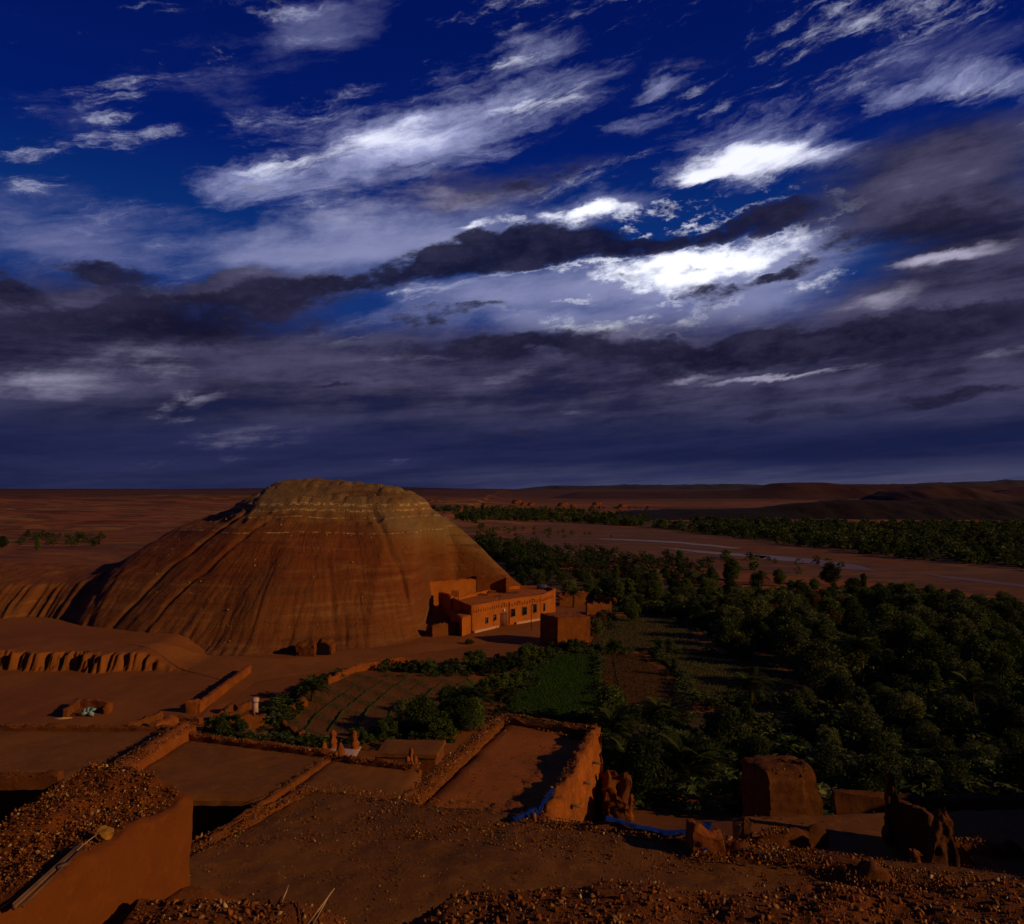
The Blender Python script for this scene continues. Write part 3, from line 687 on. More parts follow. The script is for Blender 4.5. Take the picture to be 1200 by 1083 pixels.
# green barley in the plot
def blades(poly_px, n, h, seed, name, label, m='grass', w=.05):
    rng = np.random.default_rng(seed); pts = [G(a, b, .05) for a, b in poly_px]; P_ = np.array(pts)
    lo, hi = P_.min(0), P_.max(0); q = rng.uniform(lo, hi, (n*3, 2)); ins = np.zeros(len(q), bool); j = len(P_)-1
    for i in range(len(P_)):
        ins ^= ((P_[i, 1] > q[:, 1]) != (P_[j, 1] > q[:, 1])) & (q[:, 0] < (P_[j, 0]-P_[i, 0])*(q[:, 1]-P_[i, 1])/(P_[j, 1]-P_[i, 1]+1e-12)+P_[i, 0]); j = i
    q = q[ins][:n]; n = len(q); a = rng.uniform(0, 6.28, n); hh = h*rng.uniform(.6, 1.2, n); z = gh(q[:, 0], q[:, 1])
    d = np.stack([np.cos(a), np.sin(a)], 1)*w; l = rng.normal(size=(n, 2))*.12*h
    V_ = np.zeros((n, 3, 3)); V_[:, 0, :2] = q+d; V_[:, 1, :2] = q-d; V_[:, 2, :2] = q+l*2; V_[:, 0, 2] = z; V_[:, 1, 2] = z; V_[:, 2, 2] = z+hh
    o = link(name, mesh(name, V_.reshape(-1, 3), np.arange(n*3).reshape(n, 3), m), kind='stuff'); o['label'] = label; return o
blades([(640, 768), (698, 768), (702, 800), (703, 840), (590, 842), (610, 800)], 60000, .45, 3, 'crop', 'dense green crop filling the walled plot behind the ramp roof')
blades([(330, 868), (322, 835), (352, 812), (400, 790), (545, 792), (560, 812), (520, 850), (440, 880)], 2600, .25, 4, 'field_weeds', 'thin green weeds along the furrows of the brown field')
blades([(703, 766), (772, 767), (800, 800), (790, 830), (706, 838)], 9000, .28, 5, 'stubble', 'sparse olive stubble in the small plot beside the green crop', 'leaf_rust')
# ------------------------------------------------------------------ helpers for buildings
def pt(p, z=0.0): return (float(p[0]), float(p[1]), float(z))
def rubble_on(par, p, q, w, z, n, sz, seed, big=0, bigsz=(.07, .12), name='rubble', zslope=0.0, lim=None):
    n = int(n*1.6); rng = np.random.default_rng(seed); p = np.array(p, float); q = np.array(q, float); L = np.linalg.norm(q-p); d = (q-p)/L; nn = np.array([d[1], -d[0]])
    t = rng.random(n); s = np.clip(rng.normal(size=n)*.33, -.62, .62)*w; n = int(n); r = sz[0]*.75*(sz[1]/sz[0])**(rng.random(n)**2.8)
    xy = p+t[:, None]*(q-p)+s[:, None]*nn
    zz_ = z+zslope*t+.06*(1-(2*s/w)**2)+.05*fbm(xy[:, 0]*2, xy[:, 1]*2, 0, 3, seed)
    v, f = stones(np.stack([xy[:, 0], xy[:, 1], zz_], 1), r, seed); child(name, mesh(name, v, f, 'stone'), par, kind='stuff')
    rr2 = random.Random(seed)
    for i in range(big):
        a = rr2.random(); b = rr2.uniform(-.4, .4)*w; c = p+a*(q-p)+b*nn
        loose_stone(par, (c[0], c[1], z+zslope*a+.07), rr2.uniform(*bigsz), rng=rr2)
def wallpiece(par, p, q, w, z0, z1, m='adobe_dull', res=.25, rough=.06, jag=.12, seed=3, name='wall', z1b=None, rr=.1):
    c = seg(p, q, w); c = [c[1], c[2], c[3], c[0]]  # b runs along a side
    v, f = qbox([c[3], c[2-2+3-3] if False else c[0], c[1], c[2]], z0, z1, res, rough, rr, 1.6, seed, jag)
    return child(name, mesh(name, v, f, m, True), par)
def quad(par, c, z0, z1, m, name, res=.3, rough=.04, rr=.06, jag=0.0, seed=3, freq=2.4, smooth=True, z1b=None):
    v, f = qbox(c, z0, z1, res, rough, rr, freq, seed, jag, z1b=z1b); return child(name, mesh(name, v, f, m, smooth), par)

# ------------------------------------------------------------------ long mud building under the hill
f0, f1, f2, f3 = G(553, 741.5), G(582.5, 734.5), G(633, 726), G(647.5, 719.8)
b3, b2, b1 = (6.6, 154.5), (-1.5, 155), (-11, 141)
H_ = 4.55
hse = thing('long_building', 'long orange mud building with barred windows at the foot of the domed hill', 'building', pt(f0))
quad(hse, [f0, f1, (-2.5, 152), (-10.3, 137.5)], -.3, H_-.55, 'facade', 'roof_slab', .6, .03)
quad(hse, [f1, f2, (1.5, 154.6), (-2.5, 152)], -.3, H_-.55, 'facade', 'roof_slab', .6, .03)
quad(hse, [f2, f3, b3, (1.5, 154.6)], -.3, H_-.55, 'facade', 'roof_slab', .6, .03)
ring = [f0, f1, f2, f3, G(649.5, 716.5), b3, (1.5, 154.8), (-2.5, 152.2), (-10.4, 137.6), f0]
for i, (p, q) in enumerate(zip(ring[:-1], ring[1:])):
    front = i < 4
    v, f = qbox(seg(p, q, .4, .16), -.3+.01*i, H_+.004*i, .5, .02 if front else .05, .06, 1, 3+i, .05); child('wall', mesh('wall', v, f, 'facade', True), hse)
def on_wall(px, p, q, off):
    """point of the wall p-q seen at photo column px, moved off the wall"""
    p = np.array(p); q = np.array(q); k = (px-CX)/F; d = q-p
    t = (k*p[1]-p[0])/(d[0]-k*d[1]); n = np.array([d[1], -d[0]])/np.linalg.norm(d); r = p+t*d+n*(.2+off)
    return r, math.atan2(d[1], d[0])
def window(par, r, rz, z, w, h, arched=False, bars=True):
    fr = [box(r[0]+math.cos(rz)*s*w/2, r[1]+math.sin(rz)*s*w/2, z, .08, .16, h+.1, rz) for s in (-1, 1)]+[box(r[0], r[1], z+s*h/2, w+.1, .17, .09, rz) for s in (-1, 1)]
    v, f = cat(fr); o = child('window', mesh('window', v, f, 'wood'), par)
    v, f = box(r[0], r[1], z, w-.06, .05, h-.06, rz); g = child('pane', mesh('pane', v, f, 'pane_and_hollow_dark'), par); g.parent = o; 
    if bars:
        v, f = cat([box(r[0]+math.cos(rz)*s*w/5+math.sin(rz)*.06, r[1]+math.sin(rz)*s*w/5-math.cos(rz)*.06, z, .035, .03, h-.1, rz) for s in (-1.5, -.5, .5, 1.5)]+[box(r[0]+math.sin(rz)*.06, r[1]-math.cos(rz)*.06, z, w-.1, .03, .035, rz)])
        g2 = child('bars', mesh('bars', v, f, 'iron'), par); g2.parent = o
for px, a, b, z, w, h in ((569.5, f0, f1, 1.55, .62, .95), (579, f0, f1, 1.75, .62, .95), (600, f1, f2, 2.05, 1.0, 1.35), (613.5, f1, f2, 2.05, 1.05, 1.4), (625.5, f1, f2, 2.15, .85, 1.35), (636, f2, f3, 2.05, .9, 1.35)):
    r, rz = on_wall(px, a, b, .05); window(hse, r, rz, z, w, h, bars=w > .7)
r, rz = on_wall(589.5, f1, f2, .05)
v, f = box(r[0], r[1], 1.05, 1.25, .12, 2.1, rz); d_ = child('door', mesh('door', v, f, 'door'), hse)
v, f = cat([box(r[0]+math.cos(rz)*s*.7, r[1]+math.sin(rz)*s*.7, 1.1, .12, .2, 2.25, rz) for s in (-1, 1)]+[box(r[0], r[1], 2.26, 1.55, .2, .14, rz)]); g = child('door_frame', mesh('door_frame', v, f, 'wood'), hse); g.parent = d_
r2_, _ = on_wall(589.3, f1, f2, .12); v, f = box(r2_[0], r2_[1], 2.75, .3, .2, .45, rz); child('wall_lamp', mesh('wall_lamp', v, f, 'white'), hse)
# row of small bricks set on end under the parapet
bm_ = mesh('brick', *box(0, 0, 0, .20, .14, .5), 'facade')
for p, q in ((f0, f1), (f1, f2), (f2, f3)):
    p = np.array(p); q = np.array(q); L = np.linalg.norm(q-p); d = (q-p)/L; n = np.array([d[1], -d[0]]); k = int(L/.62)
    for i in range(k):
        c = p+d*(i+.5)*L/k+n*.23
        o = child('brick', bm_, hse); o.location = (c[0], c[1], H_-.95-(.12 if i % 2 else 0)); o.rotation_euler = (0, 0, math.atan2(d[1], d[0]))
for a, b, t0, t1 in ((f0, f1, -.02, .93), (f1, f2, .38, .98)):
    a = np.array(a); b = np.array(b); d = b-a; n = np.array([d[1], -d[0]])/np.linalg.norm(d)
    v, f = qbox(seg(a+d*t0+n*.45, a+d*t1+n*.45, .5), -.2, .42, .5, .03, .06); child('bench', mesh('bench', v, f, 'plinth', True), hse)
r, rz = on_wall(595.5, f1, f2, .08); child('drain_pipe', tube_mesh('drain_pipe', [(r[0], r[1], .1), (r[0], r[1], 2), (r[0], r[1], 4.0)], .07, 'iron'), hse)
# low lean-to at the left corner, and its little window
quad(hse, [G(541.5, 727, 2.6), (f0[0]-.05, f0[1]+.1), (-9.3, 134.5), (-10.6, 133.5)], -.3, 3.0, 'facade', 'side_room', .5, .04, .1, .06, 8)
# things on its roof
for (px, py, s, h, m) in ((566, 697.5, .9, .3, 'adobe_dull'), (577, 695, .7, .5, 'adobe'), (600, 695, 1.4, .25, 'adobe_dull'), (585, 699, .8, .2, 'roof')):
    x, y = G(px, py, 4.0); quad(hse, [(x-s, y-s*.6), (x+s, y-s*.6), (x+s, y+s*.6), (x-s, y+s*.6)], 3.95, 4.0+h, m, 'roof_hatch', .4, .05, .1, .05)
x, y = G(635, 690, 4.1); wt = thing('water_tank', 'dark water tank lying on the far right end of the long building roof', 'tank', (x, y, 4.0))
child('barrel', tube_mesh('barrel', [(x-1.0, y, 4.5), (x-.9, y, 4.5), (x+.9, y, 4.5), (x+1.0, y, 4.5)], [.35, .5, .5, .35], 'satellite', 12), wt)
[child('cradle', mesh('cradle', *box(x+q, y, 4.08, .15, .9, .16), 'wood'), wt) for q in (-.6, .6)]
# upper house behind
up = thing('upper_house', 'upper mud house with dark arched entrance cut into the hillside', 'house', (-7, 150, 3.4))
A_, B_ = G(558.5, 693.5, 4.1), G(593, 693.5, 4.1)
quad(up, [A_, B_, (B_[0]+.5, B_[1]+3.5), (A_[0]-.5, A_[1]+3.5)], 3.0, 7.0, 'adobe', 'wall', .4, .05, .1, .1, 5)
x0, y0 = A_; Lw = G(500, 690, 4.3)
quad(up, [(-16.8, 142.8), (x0-.1, y0-.1), (x0-.8, y0+1.6), (-18.0, 143.9)], .6, 6.6, 'facade', 'wall', .4, .05, .12, .15, 6)
xd, yd = G(583.5, 693, 4.1)
pts_ = [(-.75, 0), (.75, 0), (.75, 1.5), (.6, 2.0), (.3, 2.3), (0, 2.4), (-.3, 2.3), (-.6, 2.0), (-.75, 1.5)]
V_ = [(xd+a, yd-.06, 4.05+b) for a, b in pts_]+[(xd+a, yd+.2, 4.05+b) for a, b in pts_]; n_ = len(pts_)
child('doorway_shade_panel', mesh('doorway_shade_panel', V_, [list(range(n_))]+[[i, i+n_, (i+1) % n_+n_, (i+1) % n_] for i in range(n_)], 'pane_and_hollow_dark'), up)  # near-black panel stands in for the unlit inside of the entrance
quad(up, [(xd-2.6, yd-.15), (xd-1.2, yd-.15), (xd-1.2, yd+.1), (xd-2.6, yd+.1)], 4.0, 5.9, 'adobe', 'buttress', .4, .04)
quad(up, [(B_[0]+.02, B_[1]-1.2), (B_[0]+.6, B_[1]-1.2), (B_[0]+.6, B_[1]+.4), (B_[0]+.02, B_[1]+.4)], 3.2, 6.9, 'facade', 'end_wall', .4, .05)
# shaded wing on the left of the long building
wg = thing('side_wing', 'low mud wing in deep shade left of the long building', 'house', (-13, 136, 0))
w0, w1 = G(530.5, 712, 3.0), G(541, 712, 3.0)
quad(wg, [(-10.9, 137.3), (-10.3, 137.6), (-12.9, 143.4), (-13.6, 143.0)], -.5, 4.9, 'facade', 'wall', .4, .05, .1, .1, 4)
quad(wg, [(-10.9, 138.6), (-9.5, 138.5), (-9.4, 140.0), (-10.9, 140.2)], 3.5, 5.6, 'facade', 'stair_tower', .4, .04, .1, .05, 4)
wl = thing('retaining_wall', 'sloping lit mud retaining wall beside the long building entrance yard', 'wall', pt(G(525, 745)))
quad(wl, seg(G(506, 746.5), G(544, 742), .5), -.3, 2.0, 'adobe_dull', 'wall', .4, .06, .15, .25, 9)
quad(wl, seg(G(544, 742), (-10.3, 134), .4), -.3, 2.7, 'adobe', 'return_wall', .4, .05, .1, .1, 9)
# square roofless tower house
st = thing('square_house', 'square flat-topped mud house standing in front of the long building', 'house', (6.9, 116.8, 0))
quad(st, [(6.9, 116.6), (11.9, 117.8), (9.6, 122.4), (4.4, 120.6)], -.3, 4.55, 'adobe', 'wall', .3, .05, .1, .08, 5)
rubble_on(st, (7.0, 116.8), (11.7, 117.9), .4, 4.5, 120, (.04, .12), 5)
for (a, b, h, lb) in ((G(687, 722), G(716, 719), 2.2, 'broken red garden wall right of the square house'), (G(655, 710), G(690, 708), 2.4, 'crumbling mud wall behind the square house roof'), (G(702, 708), G(722, 712), 1.8, 'short ruined wall at the edge of the trees')):
    o = thing('ruined_wall', lb, 'wall', pt(a)); quad(o, seg(a, b, .5), -.3, h, 'adobe_dull', 'wall', .35, .08, .15, .5, 14)
a = G(622.5, 739); lp = thing('lamp_post', 'thin dark lamp post in front of the long building', 'lamp post', pt(a))
child('pole', tube_mesh('pole', [pt(a, 0), pt(a, 2), pt(a, 4.3)], .06, 'iron'), lp)
child('lamp', tube_mesh('lamp', [pt(a, 4.3), (a[0]+.5, a[1]-.3, 4.45), (a[0]+.9, a[1]-.5, 4.35)], [.05, .06, .14], 'iron'), lp)
# low red embankment wall beside the road
em = thing('embankment_wall', 'low lit red wall between the road and the furrowed field', 'wall', pt(G(400, 797)))
for p, q, s in (((383, 803), (412, 789), 3), ((412, 789), (448, 781), 4), ((448, 781), (478, 778), 5)):
    quad(em, seg(G(*p), G(*q), .5, .1), -.2, .95, 'adobe', 'wall', .3, .07, .15, .2, s)
# hut with a dark hollow at the hill foot
hx_, hy_ = G(366, 769, 0)
ht = thing('mud_hut', 'tiny mud hut with a dark rounded hollow at the foot of the hill', 'hut', (hx_, hy_, 0))
quad(ht, [(hx_-2.4, hy_), (hx_+.3, hy_-.3), (hx_+.4, hy_+2.4), (hx_-2.2, hy_+2.4)], -.2, 1.7, 'adobe_dull', 'wall', .3, .12, .3, .3, 3)
quad(ht, [(hx_+.3, hy_+1.2), (hx_+2.5, hy_+.9), (hx_+2.6, hy_+3), (hx_+.4, hy_+3)], -.2, 2.0, 'adobe_dull', 'rear_wall', .3, .12, .6, .3, 4)
V_ = [(hx_+1.3+a*1.25, hy_+.7, b*.72) for a, b in pts_]+[(hx_+1.3+a*1.25, hy_+1.4, b*.72) for a, b in pts_]
child('opening_shade_block', mesh('opening_shade_block', V_, [list(range(n_))]+[[i, i+n_, (i+1) % n_+n_, (i+1) % n_] for i in range(n_)], 'pane_and_hollow_dark'), ht)  # solid near-black arch painted in for the darkness of the hollow

# ------------------------------------------------------------------ plaza on the left
lw = thing('low_wall', 'long low mud wall running diagonally across the open plaza', 'wall', pt(G(228, 838)))
quad(lw, seg(G(231, 836), G(292, 789), .55), -.2, 1.15, 'adobe', 'wall', .3, .06, .12, .1, 3)
pl = thing('gate_pillar', 'square mud pillar at the near end of the diagonal plaza wall', 'pillar', pt(G(226, 834)))
a = G(226, 835); quad(pl, [(a[0]-.6, a[1]-.4), (a[0]+.5, a[1]-.4), (a[0]+.5, a[1]+.5), (a[0]-.6, a[1]+.5)], -.2, 1.35, 'adobe', 'pillar_block', .25, .06, .15, .1)
sw = thing('short_wall', 'short low mud wall with hollow side just left of the gate pillar', 'wall', pt(G(210, 848)))
quad(sw, seg(G(207, 847), G(236, 849), .7), -.2, .75, 'adobe_dull', 'wall', .25, .06, .12, .1, 3)
ru = thing('roofless_hut', 'small roofless mud hut with a dark hollow above the left roofs', 'hut', pt(G(165, 862)))
a = G(152, 862, 1); b = G(178, 850, 1); c2 = G(200, 846, 1)
quad(ru, seg(G(148, 860, 1), G(188, 843, 1), .5), -.2, 1.9, 'adobe_dull', 'wall', .25, .07, .12, .2, 3)
quad(ru, seg(G(178, 862, 1.4), G(205, 850, 1.4), .9), -.2, 2.4, 'adobe', 'wall', .25, .07, .12, .2, 4)
quad(ru, [(x_[0], x_[1]) for x_ in (G(160, 864, 1.4), G(178, 863, 1.4), G(178, 857, 1.4), G(163, 858, 1.4))], 0, 1.0, 'pane_and_hollow_dark', 'opening_shade_block', .3, .02)  # near-black block in place of the shade inside the hut
sh = thing('animal_pen', 'low open mud pen holding a turquoise bundle on the plaza', 'pen', pt(G(90, 842)))
quad(sh, seg(G(76, 843), G(92, 829), .45), -.1, 1.1, 'adobe_dull', 'wall', .25, .07, .12, .15, 3)
quad(sh, seg(G(92, 829), G(127, 831), .45), -.1, .95, 'adobe', 'wall', .25, .07, .12, .15, 4)
quad(sh, seg(G(124, 838), G(129, 833), .5), -.1, .9, 'adobe', 'wall', .25, .07, .2, .2, 5)
a = G(102, 841); bd = thing('sack_heap', 'pale turquoise sacks heaped inside the open mud pen', 'sacks', pt(a))
for i, (dx_, dy_, dz_, s) in enumerate(((-.35, 0, .35, .42), (.3, .1, .35, .45), (0, .2, .75, .4), (.45, .25, .8, .3), (-.2, -.15, .8, .28))):
    v, f = stones([(a[0]+dx_*1.15, a[1]+dy_, dz_)], [s*1.35], 20+i); o = child('sack', mesh('sack', v, f, 'teal'), bd)
for i in range(4):
    q = G(66+i*3, 843, .1); o = link('fallen_pole', tube_mesh('fallen_pole', [(q[0]-.5, q[1]-.1*i, .12), (q[0]+.7, q[1]+.3, .18)], .05, 'straw', 5))
    o['label'] = ['outermost bleached pole lying left of the mud pen', 'second bleached pole from the left beside the pen', 'third bleached pole lying beside the mud pen', 'bleached pole lying nearest the mud pen wall'][i]; o['category'] = 'pole'; o['group'] = 'fallen poles by the mud pen'
a = G(299, 838); ch = thing('chimney_pillar', 'pale round pillar with a bulging cap beside the furrowed field', 'pillar', pt(a))
child('shaft', tube_mesh('shaft', [pt(a, 0), pt(a, .9), pt(a, 1.35)], [.36, .30, .30], 'cream', 12), ch)
child('cap', tube_mesh('cap', [pt(a, 1.3), pt(a, 1.45), pt(a, 1.75), pt(a, 1.85)], [.30, .40, .40, .22], 'cream', 12), ch)
for i, (px, py, h) in enumerate(((250, 846, .9), (262, 838, .8), (310, 850, 1.2), (316, 838, .8), (330, 858, .9))):
    a = np.array(G(px, py)); o = thing('garden_wall', ['stub of earth wall by the dark bush', 'low earth wall leading to the pale pillar', 'thick earth wall below the pale pillar', 'low earth wall right of the pale pillar', 'crumbled earth wall at the field corner'][i], 'wall', pt(a))
    quad(o, seg(a, a+np.array([(2.8, 1.2), (2.5, 3.5), (-2.2, -1.5), (3, 3.6), (2.6, -2.2)][i]), .6), -.2, h, 'adobe_dull', 'wall', .3, .1, .2, .3, 30+i)

# ------------------------------------------------------------------ village roofs, left
L1 = thing('flat_roof_house', 'flat-roofed mud house at the far left with a bare brown roof', 'house', (-30, 46, 5))
quad(L1, [(-44, 42.6), (-24.4, 42.9), (-22.0, 51.3), (-44, 51.9)], 7.55, 8.0, 'roof', 'roof', .5, .06, .1, .0, 3)
quad(L1, [(-44, 46.4), (-24.0, 46.6), (-22.2, 51.1), (-44, 51.7)], 1.5, 7.56, 'adobe_dull', 'wall', .5, .06, .1, .0, 9)  # set back under the roof so the pit in front falls in shade
quad(L1, seg((-44, 51.9), (-22, 51.4), .35), 2, 8.3, 'adobe_dull', 'parapet', .3, .06, .1, .15, 4)
rubble_on(L1, (-40, 51.8), (-22, 51.4), .5, 8.25, 500, (.03, .10), 4)
quad(L1, seg((-44, 42.7), (-24.9, 42.9), .5), 7.5, 8.35, 'adobe_dull', 'parapet', .3, .07, .12, .15, 6)
rubble_on(L1, (-40, 42.7), (-25, 42.9), .5, 8.3, 500, (.03, .10), 5)
quad(L1, [(-33, 33.5), (-26, 34.5), (-26.0, 38), (-33, 38)], 1.5, 5.5, 'roof', 'lower_roof', .4, .06)
V2 = thing('spine_wall', 'tall rubble-topped mud wall dividing the two left roofs', 'wall', (-22, 44, 6))
quad(V2, [(-22.6, 36.5), (-21.6, 36.4), (-20.6, 50.6), (-21.6, 50.8)], 1.5, 8.8, 'adobe', 'wall', .3, .06, .15, .15, 7)
rubble_on(V2, (-22.1, 36.5), (-21.1, 50.7), 1.2, 8.74, 2600, (.03, .12), 6, 18, (.08, .13))
quad(V2, [(-24.6, 36.0), (-23.6, 36.0), (-24.0, 43.2), (-25.0, 43.2)], 1.5, 7.9, 'adobe_dull', 'low_wall', .3, .06, .15, .15, 8)
L2 = thing('courtyard_house', 'flat-roofed mud house left of the crenellated tower', 'house', (-16, 44, 5))
quad(L2, [(-21.6, 40.6), (-12.6, 40.2), (-10.6, 46.4), (-20.9, 49.8)], 7.6, 8.0, 'roof', 'roof', .4, .06, .15, .0, 3)
quad(L2, [(-21.4, 44.6), (-11.4, 43.8), (-10.7, 46.2), (-20.9, 49.6)], 1.5, 7.61, 'adobe_dull', 'wall', .4, .06, .15, .0, 9)  # recessed beneath the overhanging roof to keep the front pit dark
quad(L2, seg((-20.8, 49.9), (-10.5, 46.2), .35), 2, 8.35, 'adobe', 'parapet', .3, .06, .1, .15, 4)
rubble_on(L2, (-20.8, 49.9), (-10.5, 46.2), .5, 8.3, 650, (.03, .12), 7, 10, (.07, .11))
quad(L2, seg((-14.55, 33.2), (-10.8, 46.2), .34), 2, 8.16, 'adobe_dull', 'parapet', .2, .05, .1, .06, 5)  # near end lengthened to cast shade into the pit
rubble_on(L2, (-13.0, 38.6), (-10.8, 46.2), .34, 8.16, 260, (.03, .08), 8)
L3 = thing('narrow_roof_house', 'small flat-roofed mud house between the left roofs and the ramp roof', 'house', (-8, 42, 5))
quad(L3, [(-12.9, 37.5), (-5.6, 37.5), (-5.2, 44.4), (-10.7, 46.2)], 1.5, 7.95, 'roof', 'roof', .4, .06, .15, .0, 6)
quad(L3, seg((-10.6, 46.0), (-5.2, 44.3), .35), 2, 8.2, 'adobe_dull', 'parapet', .3, .06, .12, .25, 4)
rubble_on(L3, (-10.6, 46.0), (-5.2, 44.3), .5, 8.2, 300, (.04, .14), 9, 8, (.08, .15))
# crenellated corner tower
cx_, cy_ = -10.55, 47.6
tw = thing('crenellated_tower', 'small mud tower with four knobbly pinnacles on a thin slab', 'tower', (cx_, cy_, 3))
quad(tw, [(cx_-.7, cy_-.6), (cx_+.75, cy_-.6), (cx_+.75, cy_+.9), (cx_-.7, cy_+.9)], 2.5, 7.75, 'adobe', 'shaft', .25, .05, .08, .05)
quad(tw, [(cx_-1.15, cy_-.95), (cx_+1.1, cy_-.95), (cx_+1.1, cy_+1.1), (cx_-1.15, cy_+1.1)], 7.78, 7.90, 'cream', 'slab', .25, .025, .05)
def pinnacle(par, x, y, z, h, w, m, seed, name='pinnacle', lean=(0, 0)):
    n = 12; k = 10; V_ = []
    for i in range(n+1):
        t = i/n; r = w*(1-.55*t)*(1+.16*math.sin(t*17+seed))*(1 if t < .93 else .6)
        for j in range(k):
            a = 6.283*j/k; q = r*(1+.25*math.cos(4*a)*.6)
            V_.append((x+lean[0]*t+q*math.cos(a), y+lean[1]*t+q*math.sin(a), z+h*t))
    V_.append((x+lean[0], y+lean[1], z+h+.03)); V_ = np.array(V_)
    for q in range(3): V_[:, q] += .05*w/.2*fbm(V_[:, 0]*4, V_[:, 1]*4, V_[:, 2]*4, 3, seed+q)
    Q = [[i*k+j, i*k+(j+1) % k, (i+1)*k+(j+1) % k, (i+1)*k+j] for i in range(n) for j in range(k)]+[[n*k+j, n*k+(j+1) % k, len(V_)-1] for j in range(k)]
    return child(name, mesh(name, V_, Q, m, True), par)
for i, (a, b, h) in enumerate(((-.85, -.5, .75), (-.6, .75, 1.15), (.15, -.6, .8), (.75, .65, 1.1))):
    pinnacle(tw, cx_+a, cy_+b, 7.85, h, .27, 'adobe', i)
# flat shed roof beyond
sd_ = thing('flat_shed', 'low flat-roofed mud shed just behind the ramp roof', 'shed', pt(G(480, 893, 2)))
a, b, c_, d = G(441, 884, 4.6), G(512, 886, 4.6), G(522, 869, 4.6), G(452, 868, 4.6)
quad(sd_, [a, b, c_, d], 4.4, 4.75, 'roof', 'roof', .4, .04, .05)
ins = [np.array(q)*.94+np.array(G(480, 877, 4.6))*.06 for q in (a, b, c_, d)]
quad(sd_, ins, -.5, 4.39, 'adobe_dull', 'wall', .4, .05)
x, y = G(442, 882, 4.5); child('post', tube_mesh('post', [(x, y-.3, 0), (x, y-.3, 4.38)], .08, 'wood'), sd_)
for i, (px, py, h, w) in enumerate(((478, 893, .55, .22), (482, 890, .8, .2), (487, 893, .5, .2))):
    x, y = G(px, py, 8.0); x, y = x*.985, y*.985
    if i == 0: ps = thing('ruined_pinnacles', 'cluster of broken mud pinnacles on the edge of the narrow roof', 'pinnacle', (x, y, 7.9))
    pinnacle(ps, x, y, 7.7, h+.35, w, 'adobe', 50+i)

# ------------------------------------------------------------------ ramp roof house
rh = thing('ramp_roof_house', 'tall mud house with a long bare roof between rubble parapets', 'house', (0, 24, 9))
nl, nr, fr_, fl_ = (-3.6, 20.3), (.55, 20.0), (3.2, 29.0), (-.25, 30.9)
quad(rh, [(nl[0]+.2, nl[1]), (nr[0], nr[1]), (fr_[0]-.1, fr_[1]), (fl_[0]+.1, fl_[1])], 7, 14.74, 'warm_roof', 'roof', .25, .03, .1, 0, 3)
V_, Q_ = qbox([(nr[0]-.20, nr[1]-.4), (nr[0]+.14, nr[1]-.5), (fr_[0]+.14, fr_[1]+.1), (fr_[0]-.26, fr_[1]+.1)], 7, 15.20, .09, .065, .08, 3.2, 11, .12)
# a worn niche and rain channels in the lit outer face
yy, zz2 = V_[:, 1], V_[:, 2]; outer = V_[:, 0] > (nr[0]-.1+(yy-nr[1])/(fr_[1]-nr[1])*(fr_[0]-nr[0]))
dep = .35*np.exp(-((yy-27.9)/.32)**2-((zz2-14.35)/.16)**2)+.16*np.exp(-((yy-25.2)/.3)**2-((zz2-13.75)/.12)**2)+.16*np.exp(-((yy-27.6+.1*np.sin(zz2*3))/.16)**2)*(zz2 < 14.4)+.1*np.exp(-((yy-26.3)/.12)**2)*(zz2 < 14.8)
V_[:, 0] -= dep*outer*ss(zz2, 15.2, 15.0)
child('parapet', mesh('parapet', V_, Q_, 'ramp_plaster', True), rh)
rubble_on(rh, (nr[0]-.1, nr[1]), (fr_[0]-.05, fr_[1]), .34, 15.18, 1100, (.012, .06), 11, 14, (.04, .08))
quad(rh, [(nl[0]-.48, nl[1]), (nl[0]+.0, nl[1]), (fl_[0]+.12, fl_[1]+.2), (fl_[0]-.3, fl_[1]+.2)], 7, 14.98, 'adobe_dull', 'parapet', .12, .05, .12, .12, 13)
rubble_on(rh, (nl[0]-.22, nl[1]), (fl_[0]-.08, fl_[1]), .66, 14.95, 4600, (.010, .07), 12, 34, (.045, .09))
quad(rh, [(fl_[0]-.3, fl_[1]-.15), (fr_[0]+.1, fr_[1]-.25), (fr_[0]+.15, fr_[1]+.22), (fl_[0]-.3, fl_[1]+.3)], 7, 14.98, 'adobe_dull', 'parapet', .12, .05, .1, .10, 14)
rubble_on(rh, (fl_[0], fl_[1]), (fr_[0], fr_[1]),   .40, 14.98, 700, (.014, .07), 13, 10, (.05, .09))
# stones lying on the bare roof
p_, s_ = scatter_quad([nl, nr, fr_, fl_], 900, np.random.default_rng(4), lambda x, y: 14.75+0*x, (.008, .05)); v, f = stones(p_, s_, 4); child('rubble', mesh('rubble', v, f, 'stone'), rh, kind='stuff')
child('rubble', mesh('rubble', *stones(np.concatenate([scatter_quad([(2.2, 28.8), (2.9, 28.4), (2.9, 28.9), (.6, 30.2)], 120, np.random.default_rng(6), lambda x, y: 14.75+0*x, (.02, .10))[0]]), np.random.default_rng(2).uniform(.02, .09, 120), 9), 'stone'), rh, kind='stuff')
